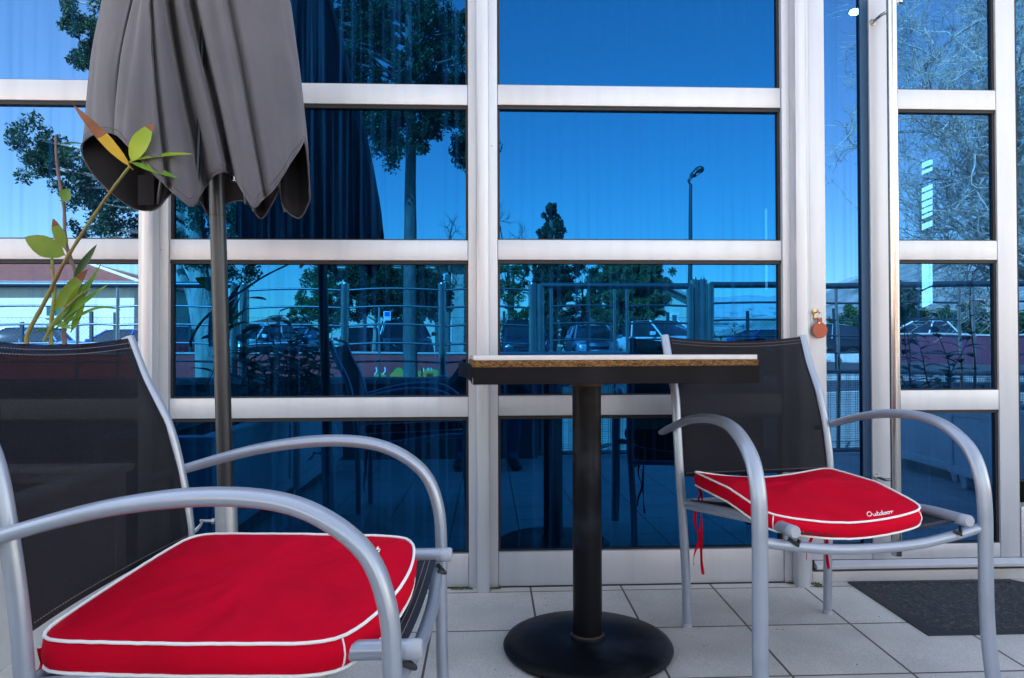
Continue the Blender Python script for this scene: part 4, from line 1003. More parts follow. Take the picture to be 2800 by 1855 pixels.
# ================================================================== RED WALL
ZW = 23.0; M['red_wall_shade'] = mat('red_wall_shade_in_colour', (.13,.028,.045), .85, 0, (.09,.022,.04), 1.6, bump=.4, bscale=12)  # dark tone is the shade on the right-hand wall, put into its colour
def wallseg(px0, px1, ztop, Z, label, paint=False, mt='red_wall'):
    xa, xb = vat(px0, 950, Z).x, vat(px1, 950, Z).x; y = 2*G-Z
    root = empty('red_wall', ((xa+xb)/2, y, -.16), label=label, cat='wall')
    g = WB(); g.box((xa, y-.15, -.42), (xb, y+.15, ztop-.06)); w = g.build('wall', M[mt], root, bevel=.01)
    g = WB(); g.box((xa-.02, y-.19, ztop-.06), (xb+.02, y+.19, ztop)); g.build('coping', M['kerb'], root, bevel=.01)
    if paint:   # loose bubble shaped graffiti, sprayed on the face
        yy = y+.152; random.seed(5)
        def blob(cx, cz, rx_, rz_, mt, off, nm, seed):
            g = WB(); n = 40; v = [(cx, yy+off, cz)]
            for i in range(n):
                q = 2*math.pi*i/n; k = 1+.16*math.sin(3*q+seed)+.08*math.sin(5*q)
                v.append((cx+rx_*k*math.cos(q), yy+off, cz+rz_*k*math.sin(q)))
            g.add(v, [(0, 1+(i+1) % n, 1+i) for i in range(n)]); g.build(nm, mt, root, recalc=False)
        P = lambda px, py: vat(px, py, Z-.15)
        for px, w, h in ((1090, 34, 20), (1168, 50, 24), (1040, 22, 8)):
            c = P(px, 1027 if w > 30 else 1030); s = (Z)/FPX
            blob(c.x, c.z, (w+5)*s*.62, (h+4)*s*.75, M['green_paint'], .001, 'graffiti', px); blob(c.x, c.z, w*s*.55, h*s*.62, M['orange_paint'], .003, 'graffiti', px)
        for px in (1024, 1045, 1150, 1160, 1172, 1120):
            a = P(px, 1026); b = P(px+random.uniform(-8, 12), 1004)
            g = WB(); g.tube([a+Vector((0, .002, 0)), a.lerp(b, .5)+Vector((.05, .002, 0)), b+Vector((0, .002, 0))], .018, 6, flat=.1, side=(1, 0, 0)); g.build('graffiti', M['white_spray'], root)
wallseg(-900, 2040, rz(961, ZW), ZW, 'long low red rendered wall with green and orange graffiti', True)
wallseg(2440, 3900, rz(914, 25.5), 25.5, 'higher red wall on the right beyond the road, coloured as in shade', mt='red_wall_shade')
g = MB()
for k in range(6): g.box((vat(2260, 950, 25).x, -19.0-.35*(k+1), -.42), (vat(2430, 950, 25).x, -19.0-.35*k, -.15+.13*k))
tag(g.build('stone_steps', M['kerb'], bevel=.01), 'pale stone steps rising beside the higher red wall', 'steps')
wallseg(2060, 2250, rz(958, ZW+.3), ZW+.3, 'short piece of red wall between the steps and the low wall')

# chain link fence on the wall: posts and wires
fr = empty('chain_link_fence', (0, 2*G-ZW-.3, rz(961, ZW)), label='chain link fence with thin dark posts standing behind the red wall', cat='fence')
yf = 2*G-ZW-.3
for px, top in ((60, 880), (250, 852), (316, 855), (520, 860), (760, 865), (1000, 860), (1378, 852), (1607, 851), (1826, 853), (2046, 850), (2283, 844)):
    x = vat(px, 950, ZW+.3).x; g = WB(); g.box((x-.045, yf-.045, -.42), (x+.045, yf+.045, rz(top, ZW+.3))); g.build('post', M['fence_dark'], fr)
g = WB(); xa, xb = vat(-600, 950, ZW+.3).x, vat(2283, 950, ZW+.3).x
z0, z1 = rz(958, ZW+.3), rz(868, ZW+.3); h = z1-z0; x = xa
while x < xb:
    for sgn in (1, -1):
        a = (x, yf, z0 if sgn > 0 else z1); b = (x+h, yf, z1 if sgn > 0 else z0); g.tube([a, b], .0028, 3, cap=False)
    x += .14
for z in (z0, z1): g.tube([(xa, yf, z), (xb, yf, z)], .005, 4)
g.build('wire_mesh', M['steel'], fr)

# ================================================================== STREET LAMP
def street_lamp():
    Z = 20; b = vat(1885, 1040, Z); t = vat(1889, 505, Z); root = empty('street_lamp', (b.x, b.y, -.16), label='tall dark street lamp post with single curved head', cat='street lamp')
    g = WB(); g.tube([(b.x, b.y, -.16), (b.x+.01, b.y, .9), t], [.085, .075, .045], 16); g.build('pole', M['lamp_post'], root, smooth=True)
    g = WB(); g.tube([(b.x, b.y, -.16), (b.x, b.y, .7)], .11, 16); g.build('base', M['lamp_post'], root, smooth=True)
    h0 = vat(1884, 503, Z); h1 = vat(1925, 462, Z); hm = vat(1896, 474, Z); hm2 = vat(1912, 455, Z)
    g = WB(); g.tube(catmull([t, h0+Vector((0, 0, .08)), hm.lerp(h1, .2), h1], 5), [.045]*5+[.075]*3+[.14]*3+[.19, .20, .18, .12, .03][:5], 16, side=(0, 1, 0), flat=.55); g.build('lamp_head', M['lamp_post'], root, smooth=True)
    g = WB(); c = hm.lerp(h1, .55); g.tube([c+Vector((-.12, 0, -.16)), c+Vector((.10, 0, -.01))], [.12, .10], 12, side=(0, 1, 0), flat=.3); g.build('lens', M['lamp_glass'], root, smooth=True)
street_lamp()
# parking sign
Z = 21; p = vat(1048, 862, Z)
sg = empty('parking_sign', (p.x, p.y, -.16), label='small white and blue parking sign on a thin pole', cat='sign')
g = WB(); g.tube([(p.x-.11, p.y, -.16), (p.x-.11, p.y, rz(840, Z))], .03, 10); g.build('pole', M['galv'], sg, smooth=True)
g = WB(); a = vat(1050, 853, Z); b = vat(1070, 878, Z); g.box((a.x, p.y+.03, b.z), (b.x, p.y+.045, a.z)); g.build('panel', mat('sign_white', (.75,.76,.78), .4), sg, bevel=.004)
g = WB(); g.box((a.x+.03, p.y+.046, b.z+.12), (b.x-.03, p.y+.050, a.z-.02)); g.build('symbol', mat('sign_blue', (.02,.10,.5), .4), sg)

# ================================================================== CARS
def make_car(kind, px, Z, rot, paint, label, gz=.18, scale=1.0, py_x=None):
    """length along local Y, front at +Y; rot turns the nose away from facing the building"""
    L, Wd, Hh, wb, hood, ws = {'hatch': (3.95, .84, 1.46, 2.46, .92, .62), 'suv': (4.45, .92, 1.70, 2.65, 1.05, .55), 'sedan': (4.4, .86, 1.42, 2.6, 1.05, .75), 'crossover': (4.3, .90, 1.60, 2.62, 1.0, .68)}[kind]
    x = vat(px, 950, Z).x; root = empty('parked_car', (x, 2*G-Z, gz), R(rot), label=label, cat='car', group='cars parked beyond the red wall')
    f = L/2; belt = Hh*.62; hz = Hh*.57; nose = Hh*.40; sill = .24
    # profile stations: y, sill z, shoulder z, half width
    st = [(-f, .42, nose+.18, .80), (-f+.08, .30, belt-.08, .90), (-f+.35, .25, belt, .97), (-f+1.0, sill, belt, 1), (0, sill, belt-.01, 1), (f-hood-.15, sill, belt-.03, 1), (f-hood*.6, sill, hz+.01, .99), (f-.35, .25, hz-.08, .95), (f-.10, .28, nose+.13, .88), (f, .36, nose-.02, .76)]
    g = MB(); n = 14; N = len(st); V = []
    for y, z0, z1, k in st:
        w = Wd*k; prof = [(0, z0), (w*.80, z0), (w*.95, z0+.08), (w*1.0, z0+(z1-z0)*.45), (w*.985, z0+(z1-z0)*.75), (w*.92, z1-.02), (w*.70, z1+.025), (0, z1+.045)]
        full = prof+[(-a, b) for a, b in prof[-2:0:-1]]; n = len(full)
        V += [(a, y, b) for a, b in full]
    g.add(V, [(i*n+k, i*n+(k+1) % n, (i+1)*n+(k+1) % n, (i+1)*n+k) for i in range(N-1) for k in range(n)]+[tuple(range(n)), tuple(range(N*n-1, (N-1)*n-1, -1))])
    body = g.build('body', paint, root, smooth=True, ang=40)
    # greenhouse: dark glass volume, painted roof and pillars
    yb0 = -f+.22 if kind != 'sedan' else -f+.75; yf0 = f-hood+.12; yt0 = yb0+.38; yt1 = yf0-ws-.25; zt = Hh
    wt = Wd*.70; wb_ = Wd*.93
    low = [(-wb_, yb0, belt), (wb_, yb0, belt), (wb_*.98, yf0, belt-.02), (-wb_*.98, yf0, belt-.02)]
    up = [(-wt, yt0, zt-.05), (wt, yt0, zt-.05), (wt*.97, yt1, zt-.05), (-wt*.97, yt1, zt-.05)]
    g = MB(); g.add(low+up, [(0, 1, 2, 3), (7, 6, 5, 4), (0, 4, 5, 1), (1, 5, 6, 2), (2, 6, 7, 3), (3, 7, 4, 0)]); g.build('windows', M['carglass'], root, bevel=.03)
    g = MB()
    rows = 6; cols = 8
    g.grid(lambda u, v: ((u*2-1)*wt*1.02, yt0-.03+(yt1-yt0+.06)*v, zt-.045+.055*(1-(u*2-1)**4)*(1-(2*v-1)**4)), cols, rows)
    g.grid(lambda u, v: ((u*2-1)*wt*1.02, yt0-.03+(yt1-yt0+.06)*v, zt-.065), cols, rows)
    g.build('roof', paint, root, smooth=True)
    g = MB()
    for s in (-1, 1):
        for (a, b) in ((low[1], up[1]), (low[2], up[2])): g.tube([(s*a[0], a[1], a[2]), (s*b[0]*1.01, b[1], b[2]+.01)], .035, 8)
        m_ = .45; a = Vector(low[1]).lerp(Vector(low[2]), m_); b = Vector(up[1]).lerp(Vector(up[2]), m_); g.tube([(s*a.x*1.005, a.y, a.z), (s*b.x*1.02, b.y, b.z)], .03, 8)
    g.build('window_frame', paint, root, smooth=True)
    for s in (-1, 1):
        for yy in (-wb/2, wb/2):
            r = .31 if kind != 'suv' else .35
            Mx = Matrix.Translation((s*(Wd-.10), yy, r)) @ Matrix.Rotation(R(90), 4, 'Y')
            g = MB(); g.lathe([(r*.62, -.105), (r*.9, -.11), (r, -.08), (r, .08), (r*.9, .11), (r*.62, .105)], 28, M=Mx)
            w_ = g.build('wheel', M['tyre'], root, smooth=True)
            g = MB()
            g.lathe([(r*.63, s*.085), (r*.60, s*.11), (r*.5, s*.085)], 28, M=Mx)
            for q in range(5):
                a = q*2*math.pi/5; g.tube([(0, 0, s*.10), (r*.58*math.cos(a), r*.58*math.sin(a), s*.105)], .032, 6, M=Mx)
            g.build('rim', M['rim'], w_, smooth=True)
            g = MB(); g.lathe([(0, s*.02), (r*1.16, s*.02), (r*1.16, s*.098)], 24, M=Mx); g.build('wheel_arch', M['gasket'], root, smooth=True)
    for s in (-1, 1):
        g = MB(); g.add([(s*Wd*.50, f-.05, nose-.01), (s*Wd*.86, f-.16, nose+.03), (s*Wd*.90, f-.34, nose+.17), (s*Wd*.60, f-.07, nose+.10), (s*Wd*.50, f-.17, nose-.01), (s*Wd*.84, f-.30, nose+.03), (s*Wd*.86, f-.45, nose+.14), (s*Wd*.60, f-.22, nose+.09)], [(0, 1, 2, 3), (7, 6, 5, 4), (0, 4, 5, 1), (1, 5, 6, 2), (2, 6, 7, 3), (3, 7, 4, 0)])
        for v in g.v: v.y += .06
        g.build('headlight', M['lamp_glass'], root, bevel=.015)
        g = MB(); g.box((s*Wd*.72-.09, -f-.02, nose+.06), (s*Wd*.72+.09, -f+.10, nose+.26)); g.build('tail_light', M['red_lens'], root, bevel=.02)
        g = MB(); mx = s*(Wd+.10); g.box((mx-.10, yf0-.32, belt+.02), (mx+.09, yf0-.20, belt+.16)); g.build('wing_mirror', paint, root, bevel=.035)
    g = MB(); g.box((-Wd*.42, f-.02, nose-.06), (Wd*.42, f+.012, nose+.05)); g.build('grille', M['black_plastic'], root, bevel=.015)
    g = MB(); g.tube([(-Wd*.4, f+.015, nose+.055), (0, f+.02, nose+.035), (Wd*.4, f+.015, nose+.055)], .012, 6); g.build('grille_bar', M['chrome'], root)
    g = MB(); g.box((-Wd*.6, f-.03, .24), (Wd*.6, f+.008, .34)); g.build('bumper_intake', M['black_plastic'], root, bevel=.02)
    g = MB(); g.box((-.26, f+.012, .37), (.26, f+.026, .48)); g.build('number_plate', M['plate'], root, bevel=.004)
    g = MB()
    g.tube([(-wb_*.75, yf0+.02, belt-.0), (-.05, yf0-.10, belt+.09)], .008, 5); g.tube([(.05, yf0+.03, belt), (wb_*.6, yf0-.1, belt+.09)], .008, 5); g.build('wiper', M['black_plastic'], root)
    root.scale = (scale,)*3
    return root
M['plate'] = mat('number_plate', (.65,.66,.66), .4)
navy = car_mat('dark_navy_car_paint', (.012,.018,.04)); silver = car_mat('silver_blue_car_paint', (.20,.25,.33)); white = car_mat('white_car_paint', (.78,.79,.80)); red = car_mat('red_car_paint', (.50,.012,.02)); blue = car_mat('blue_car_paint', (.02,.05,.28)); black = car_mat('black_car_paint', (.012,.012,.015)); lblue = car_mat('pale_blue_car_paint', (.12,.30,.55))
make_car('suv', 1434, 27.5, 4, navy, 'dark navy estate car half hidden behind the steel gate post')
make_car('hatch', 1615, 26.5, 0, silver, 'silver blue hatchback facing us behind the gate', gz=.20)
make_car('crossover', 1800, 26, -24, white, 'white crossover car parked beside the street lamp', gz=.22)
make_car('sedan', 1716, 33, 170, white, 'low white car showing its tail light between the hatchback and the crossover', gz=.1)
make_car('suv', 1104, 27, -12, navy, 'dark blue off-road car behind the round grey tree trunk')
make_car('hatch', 985, 30, 165, red, 'small red car with its back to us under the dark tree')
make_car('hatch', 492, 28, 150, red, 'red car behind the peeling pale tree trunk')
make_car('crossover', 700, 28, 15, white, 'white car behind the dark planter shrubs')
make_car('sedan', 815, 31, 10, lblue, 'pale blue car right of the white one, behind the shrubs', gz=.3)
make_car('sedan', 60, 27, 80, lblue, 'pale blue car parked before the cream house')
make_car('hatch', 330, 29, 78, blue, 'deep blue car before the corner of the cream house', gz=.1)
make_car('suv', 2215, 29, 95, black, 'black off-road car seen side on near the mountain', gz=.0)
make_car('hatch', 2075, 32, 75, blue, 'blue car whose roof shows over the wall below the mountain', gz=.15)
make_car('sedan', 2500, 29, 97, white, 'white car above the higher red wall with a red tail light', gz=.45)

# ================================================================== HOUSES
def house(name, px0, px1, Z, depth, ze, zr, wallm, roofm, label, hip=True, wins=(), gz=.1, ov=.6, gable_side=False):
    xa, xb = vat(px0, 950, Z).x, vat(px1, 950, Z).x; yf_ = 2*G-Z; yb = yf_-depth
    root = empty(name, ((xa+xb)/2, yf_-depth/2, gz), label=label, cat='house')
    g = WB(); g.box((xa, yb, -.5), (xb, yf_, ze)); wl = None
    if not hip and gable_side:
        xm = (xa+xb)/2; g.add([(xa, yf_, ze), (xb, yf_, ze), (xm, yf_, zr), (xa, yf_-.3, ze), (xb, yf_-.3, ze), (xm, yf_-.3, zr)], [(0, 1, 2), (5, 4, 3), (0, 2, 5, 3), (2, 1, 4, 5), (0, 3, 4, 1)])
    g.build('wall', wallm, root)
    X0, X1, Y0, Y1_ = xa-ov, xb+ov, yb-ov, yf_+ov; ym = (yb+yf_)/2; run = min((X1-X0), (Y1_-Y0))/2
    g = WB()
    if gable_side:
        xm = (xa+xb)/2; v = [(X0, Y0, ze-.25), (xm, Y0, zr+.12), (X1, Y0, ze-.25), (X0, Y1_, ze-.25), (xm, Y1_, zr+.12), (X1, Y1_, ze-.25)]
        v += [(a, b, c+.18) for a, b, c in v]
        g.add(v, [(0, 3, 4, 1), (1, 4, 5, 2), (6, 7, 10, 9), (7, 8, 11, 10), (0, 6, 9, 3), (2, 5, 11, 8), (3, 9, 10, 4), (4, 10, 11, 5), (0, 1, 7, 6), (1, 2, 8, 7)])
    else:
        k = run if hip else 0
        v = [(X0, Y0, ze), (X1, Y0, ze), (X1, Y1_, ze), (X0, Y1_, ze), (X0+k, ym, zr), (X1-k, ym, zr)]
        g.add(v, [(0, 4, 5, 1), (2, 5, 4, 3), (3, 4, 0), (1, 5, 2), (0, 1, 2, 3)])
    rf = g.build('roof', roofm, root)
    if not gable_side:
        g = WB(); k = run if hip else 0
        for s in range(2):
            x0, xk = (X0, X0+k) if s == 0 else (X1, X1-k)
            for yy in (Y0, Y1_): g.tube([(x0, yy, ze+.04), (xk, ym, zr+.04)], .10, 8)
        g.tube([(X0+k, ym, zr+.04), (X1-k, ym, zr+.04)], .10, 8); sub(g, 'ridge_tiles', M['cream'], rf, root, smooth=True)
        g = WB()
        g.tube([(X0, Y1_+.05, ze-.02), (X1, Y1_+.05, ze-.02)], .075, 8); g.box((X0+.02, yf_, ze-.30), (X1-.02, Y1_-.02, ze-.02)); g.build('gutter_and_soffit', M['soffit'], root)
    for (pa, pb, qa, qb) in wins:
        A, B = vat(pa, qa, Z), vat(pb, qb, Z)
        g = WB(); t = .12; y = yf_+.03
        g.box((A.x-t, yf_-.02, B.z-t), (A.x, y+.03, A.z+t)); g.box((B.x, yf_-.02, B.z-t), (B.x+t, y+.03, A.z+t)); g.box((A.x, yf_-.02, A.z), (B.x, y+.028, A.z+t)); g.box((A.x-.05, yf_-.02, B.z-t), (B.x+.05, y+.08, B.z-.001))
        w_ = g.build('window', M['white_paint'], root)
        g = WB(); n = 14
        for i in range(n):
            z = B.z+(A.z-B.z)*i/n; g.box((A.x, yf_+.001+.0, z), (B.x, yf_+.035, z+(A.z-B.z)/n*.72))
        g.box((A.x, yf_-.01, B.z), (B.x, yf_+.012, A.z)); g.tube([((A.x+B.x)/2, yf_+.04, B.z), ((A.x+B.x)/2, yf_+.04, A.z)], .03, 5)
        sub(g, 'shutter', M['shutter'], w_, root)
    return root
house('cream_house', -760, 366, 42, 13, rz(776, 42), rz(700, 42)+.35, M['cream'], M['roof'], 'cream single storey house with hipped red tile roof and green shutters', wins=((128, 175, 838, 866), (-80, -30, 838, 866), (-330, -280, 838, 866)))
house('stone_house', 1205, 1268, 46, 9, rz(716, 46), rz(700, 46), M['stone'], M['roof_bright'], 'pale stone block house with green shutters behind the bare branches', wins=((1218, 1232, 752, 772), (1215, 1230, 880, 930)), hip=False)
house('red_roofed_house', 900, 1190, 58, 9, rz(727, 58), rz(700, 58), M['cream'], M['roof_bright'], 'long house with orange red roof showing over the dark tree', hip=False)
house('red_roofed_house', 700, 790, 90, 8, rz(882, 90), rz(858, 90), M['stone'], M['roof_bright'], 'small red roofed house far away behind the planter shrubs')
house('red_roofed_house', 1570, 1650, 50, 8, rz(853, 50), rz(826, 50), M['cream'], M['roof_bright'], 'small house with bright red roof between the two conifers', hip=False)
house('gabled_house', 1700, 1905, 44, 14, rz(828, 44), rz(782, 44), M['cream'], M['concrete'], 'plain beige gabled house beside the street lamp', hip=False, gable_side=True, wins=((1837, 1850, 860, 885),))
house('red_roofed_house', 2255, 2320, 75, 8, rz(905, 75), rz(882, 75), M['cream'], M['roof_bright'], 'low house with orange roof left of the green hedge')
house('red_roofed_house', 2062, 2085, 140, 10, rz(913, 140), rz(900, 140), M['cream'], M['roof_bright'], 'tiny distant red roofed house at the foot of the mountain')
random.seed(31)
for i, (px, py, w, Z) in enumerate(((2690, 818, 42, 170), (2650, 850, 30, 160), (2590, 838, 34, 150), (2720, 850, 36, 150), (2870, 840, 50, 160), (2520, 858, 30, 180))):
    house('village_house', px, px+w, Z, 9, rz(py+14, Z), rz(py, Z), M['cream'], M['roof_bright'],
          ['village house with orange roof, topmost on the slope', 'village house half hidden behind the shrub stem', 'white village house under the thick branch', 'village house at the right edge of the door glass', 'large village house beyond the right frame', 'village house beside the pale hedge top'][i])

# ================================================================== TREES
def leaves(g, c, r, n, s, up=0, flatness=1):
    for _ in range(n):
        d = Vector((random.gauss(0, 1), random.gauss(0, 1), random.gauss(0, 1)*flatness)); d = d/max(d.length, .3)*r*random.random()**.45
        p = c+d; a = Vector((random.uniform(-1, 1), random.uniform(-1, 1), random.uniform(-1, 1)+up)).normalized(); b = a.orthogonal().normalized()
        b = (b*math.cos(t_ := random.random()*6.28)+a.cross(b)*math.sin(t_)); k = s*random.uniform(.6, 1.4)
        g.v += [p-a*k, p-b*k*.45, p+a*k, p+b*k*.45]; L = len(g.v); g.f.append((L-4, L-3, L-2, L-1)); g.mi.append(0)
def tree(name, px, Z, trunk_pts, tr, clumps, leaf_m, label, cat='tree', bark=None, n=90, s=.07, up=0, gz=-.2, seed=1, group=None, limbs=True, flatness=1, cols=None, straight=False):
    """trunk_pts: (px,py,depth) points of the trunk; clumps: (px,py,depth,radius)"""
    random.seed(seed); V = lambda a, b, d=0: vat(a, b, Z+d)
    T = [V(*p) for p in trunk_pts]; T[0].z = gz
    root = empty(name, T[0], label=label, cat=cat, group=group)
    C = catmull(T, 6); g = WB(); rs = [tr*(1-.65*i/(len(C)-1)) for i in range(len(C))]
    g.tube(C, rs, 12)
    if limbs:
        for (a, b, d, r) in clumps[::2]:
            if name == 'tall_conifer' and b > 250: continue
            c = V(a, b, d); j = min(range(len(C)), key=lambda i: (C[i]-c).length+max(0, C[i].z-c.z+.3)*2); m_ = C[j].lerp(c, .5)+Vector((random.uniform(-.2, .2), random.uniform(-.2, .2), random.uniform(-.1, .2)))
            g.tube([C[j], m_, c], [rs[j]*.5, rs[j]*.3, .012], 6)
    g.build('trunk', bark or M['bark'], root, smooth=True)
    g = WB()
    for (a, b, d, r) in clumps:
        c = V(a, b, d); k = max(1, int(n*(r/.5)**2))
        for q in range(max(3, int(6*r/.5))):
            dd = Vector((random.gauss(0, 1), random.gauss(0, 1), random.gauss(0, 1)*flatness)); dd = dd/max(.5, dd.length)*r*random.uniform(.3, .95)
            leaves(g, c+dd, r*.42, k//max(3, int(6*r/.5)), s, up, flatness)
    g.build('crown', leaf_m, root, recalc=False)
    return root
def fillclumps(pts, seed, per=3, jit=14, dj=.6):
    random.seed(seed); o = []
    for a, b, r, dd in pts:
        for _ in range(per): o.append((a+random.uniform(-jit, jit), b+random.uniform(-jit, jit), random.uniform(-dj, dj)*dd, r*random.uniform(.7, 1.15)))
    return o
# big conifer with round grey trunk
Zt = 14.5
pts = []
for (a, b) in ((830, 60), (900, 40), (960, 30), (1020, 50), (1080, 40), (1140, 60), (1200, 30), (1260, 70), (860, 140), (930, 120), (1000, 130), (1070, 110), (1150, 140), (1230, 150), (880, 230), (960, 210), (1030, 220), (1110, 200), (1190, 220), (1270, 230), (1020, 300), (1040, 350), (1080, 320), (1130, 330), (1180, 310), (1230, 290), (1275, 340), (1278, 400), (1060, 395), (1160, 370), (800, 150), (790, 60), 
               (800, -60), (900, -90), (1000, -70), (1100, -100), (1200, -80), (850, -180), (1000, -200), (1150, -210), (1260, -160), (950, -320), (1100, -340), (1180, -300), (1060, -450), (1100, -560)):
    pts.append((a, b, .42, 1.3))
tree('tall_conifer', 1120, Zt, [(1122, 1030), (1122, 850), (1123, 600), (1124, 400), (1122, 200), (1110, -50), (1080, -420)], .155, fillclumps(pts, 2, 4, 26), M['fol_dark'], 'tall dark conifer with straight round grey trunk', bark=M['bark_grey'] if 'bark_grey' in M else M['bark'], n=1000, s=.036, seed=2)
# big leaning conifer on the left with peeling trunk
pts = []
for (a, b) in ((205, 20), (230, 60), (215, 110), (250, 150), (270, 90), (290, 30), (330, 80), (350, 150), (400, 60), (450, 130), (120, 400), (150, 430), (180, 400), (160, 470), (210, 480), (120, 460), (240, 440), (230, 530), (290, 560), (250, 600), (330, 540), (360, 610), (300, 640), (380, 500), (440, 560), (500, 600), (470, 500), (540, 640), (560, 560), (620, 600), (660, 650), (600, 520), (700, 600), (740, 640), (770, 615),
               (330, 250), (400, 320), (480, 250), (560, 300), (640, 380), (700, 460), (420, 420), (520, 420), (600, 200), (700, 250), (740, 360), (500, 100), (600, 60), (700, 120), (300, -80), (450, -100), (600, -120), (380, -250), (520, -280), (470, -420), (520, 680), (590, 700), (480, 690), (660, 715)):
    pts.append((a, b, .40, 1.3))
tree('spreading_conifer', 560, 13.5, [(572, 1040), (566, 900), (552, 800), (540, 700), (520, 520), (490, 300), (480, 0), (470, -350)], .24, fillclumps(pts, 7, 2, 24), M['fol_dark'], 'spreading dark conifer with pale peeling trunk beside the cream house', bark=M['bark_pale'], n=900, s=.036, seed=3)
g = MB(); 
for k_, (pp, r_) in enumerate((([(540, 900, 0), (520, 800, .1), (490, 730, .2), (470, 660, .3)], .10), ([(556, 830, 0), (575, 760, -.1), (590, 700, -.2)], .09))):
    C = catmull([vat(a, b, 13.5+d) for a, b, d in pp], 5); g.tube(C, [r_*(1-.5*i/len(C)) for i in range(len(C))], 10)
o = g.build('second_trunk', M['bark_pale'], smooth=True)
for ob in bpy.data.objects:
    if ob.name.startswith('spreading_conifer'): o.location = -ob.location; o.parent = ob; o.name = 'trunk'; break
# slender cypress
def column_clumps(px, top, bot, hw, r, seed, step=16, taper=1.0):
    random.seed(seed); o = []; y = top
    while y < bot:
        t = min(1, ((y-top)/(bot-top))*2.6)**.75; w = hw*t*(1 if y < bot-60 else .8)
        k = max(1, int(w/9))
        for _ in range(k+1): q = random.uniform(-1, 1); o.append((px+q*w, y+random.uniform(-8, 8), random.uniform(-1, 1)*math.sqrt(max(0, 1-q*q))*w*30/FPX, r*random.uniform(.7, 1.1)))
        y += step
    return o
tree('cypress', 1508, 30, [(1508, 975), (1508, 800), (1506, 590)], .22, column_clumps(1508, 572, 960, 50, .32, 4, step=10), M['fol_dark'], 'slender pointed cypress, the tallest one behind the gate', n=900, s=.055, up=1.4, seed=4, gz=.1)
tree('rounded_conifer', 1712, 28, [(1715, 985), (1715, 850), (1712, 720)], .2, [(a, b, d, r) for a, b, d, r in column_clumps(1712, 690, 925, 92, .45, 5)]+column_clumps(1760, 700, 830, 60, .4, 6), M['fol_olive'], 'broad olive green conifer left of the beige gabled house', n=900, s=.05, up=.8, seed=5, gz=.1)
tree('leafy_tree', 1405, 29, [(1400, 1000), (1400, 850), (1405, 740)], .12, fillclumps([(1375, 740, .5, 1), (1420, 730, .5, 1), (1385, 800, .5, 1), (1430, 790, .45, 1), (1400, 860, .5, 1), (1440, 850, .4, 1), (1375, 900, .5, 1), (1420, 910, .4, 1), (1350, 820, .5, 1), (1445, 745, .3, 1)], 8, 2, 12), M['fol_mid'], 'loose leafy tree left of the slender cypress', n=450, s=.055, seed=8, gz=.1)
tree('leafy_tree', 1595, 31, [(1590, 985), (1590, 900), (1592, 780)], .1, fillclumps([(1590, 730, .4, 1), (1610, 760, .45, 1), (1635, 745, .35, 1), (1570, 800, .5, 1), (1600, 820, .4, 1), (1580, 870, .5, 1), (1570, 760, .4, 1)], 9, 2, 10), M['fol_dark'], 'leafy tree right of the slender cypress', n=600, s=.055, seed=9, gz=.1)
tree('leafy_pine', 870, 27, [(880, 1000), (876, 900), (870, 760)], .14, fillclumps([(870, 730, .4, 1), (860, 770, .5, 1), (890, 760, .5, 1), (840, 820, .5, 1), (880, 820, .6, 1), (920, 810, .5, 1), (820, 850, .45, 1), (860, 870, .5, 1), (900, 870, .5, 1), (805, 870, .3, 1), (830, 720, .18, 1), (930, 860, .5, 1), (880, 700, .4, 1)], 10, 2, 12), M['fol_mid'], 'bright green bushy pine behind the parasol pole', n=800, s=.05, seed=10, gz=.1)
tree('flat_crowned_tree', 1060, 24, [(1018, 1010), (1026, 930), (1030, 880), (1060, 830)], .09, fillclumps([(a, b, .5, 1) for a in range(955, 1220, 30) for b in (762, 800, 835)]+[(980, 740, .4, 1), (1060, 735, .4, 1), (1130, 745, .4, 1)], 11, 2, 14), M['fol_dark'], 'wide flat crowned dark tree with thin pale trunk', bark=M['bark_pale'], n=900, s=.052, seed=11, gz=.1)
for i, (a, b, w, c_) in enumerate(((2330, 900, 40, 'fol_mid'), (2380, 890, 50, 'fol_mid'), (2470, 890, 60, 'fol_mid'), (2560, 890, 60, 'fol_mid'), (2650, 885, 50, 'fol_olive'), (2760, 890, 60, 'fol_mid'), (2480, 830, 24, 'fol_dark'))):
    pts = [(a+q, b+h, .55, 1) for q in range(-w, w+1, 22) for h in ((-18, 8) if i < 6 else (-30, 0, 30))]
    tree('hedge_bush', a, 36, [(a, 960), (a, 900)], .1, fillclumps(pts, 40+i, 2, 10), M[c_], ['leftmost round hedge bush right of the orange roof', 'hedge bush behind the black off-road car', 'hedge bush behind the white car roof', 'hedge bush under the bare tree', 'yellowish hedge bush near the village', 'hedge bush beyond the right frame', 'small dark cypress bush behind the hedge'][i], cat='bush', n=600, s=.07, seed=40+i, gz=.1, limbs=False)
# low bushes right of the wall
tree('low_bush', 2000, 27, [(2000, 960), (2000, 930)], .05, fillclumps([(1965, 920, .35, 1), (2010, 915, .35, 1), (2050, 925, .35, 1)], 50, 2, 10), M['fol_olive'], 'scrubby bush at the foot of the mountain, right of the lamp', cat='bush', n=20, s=.1, seed=50, gz=.1, limbs=False)

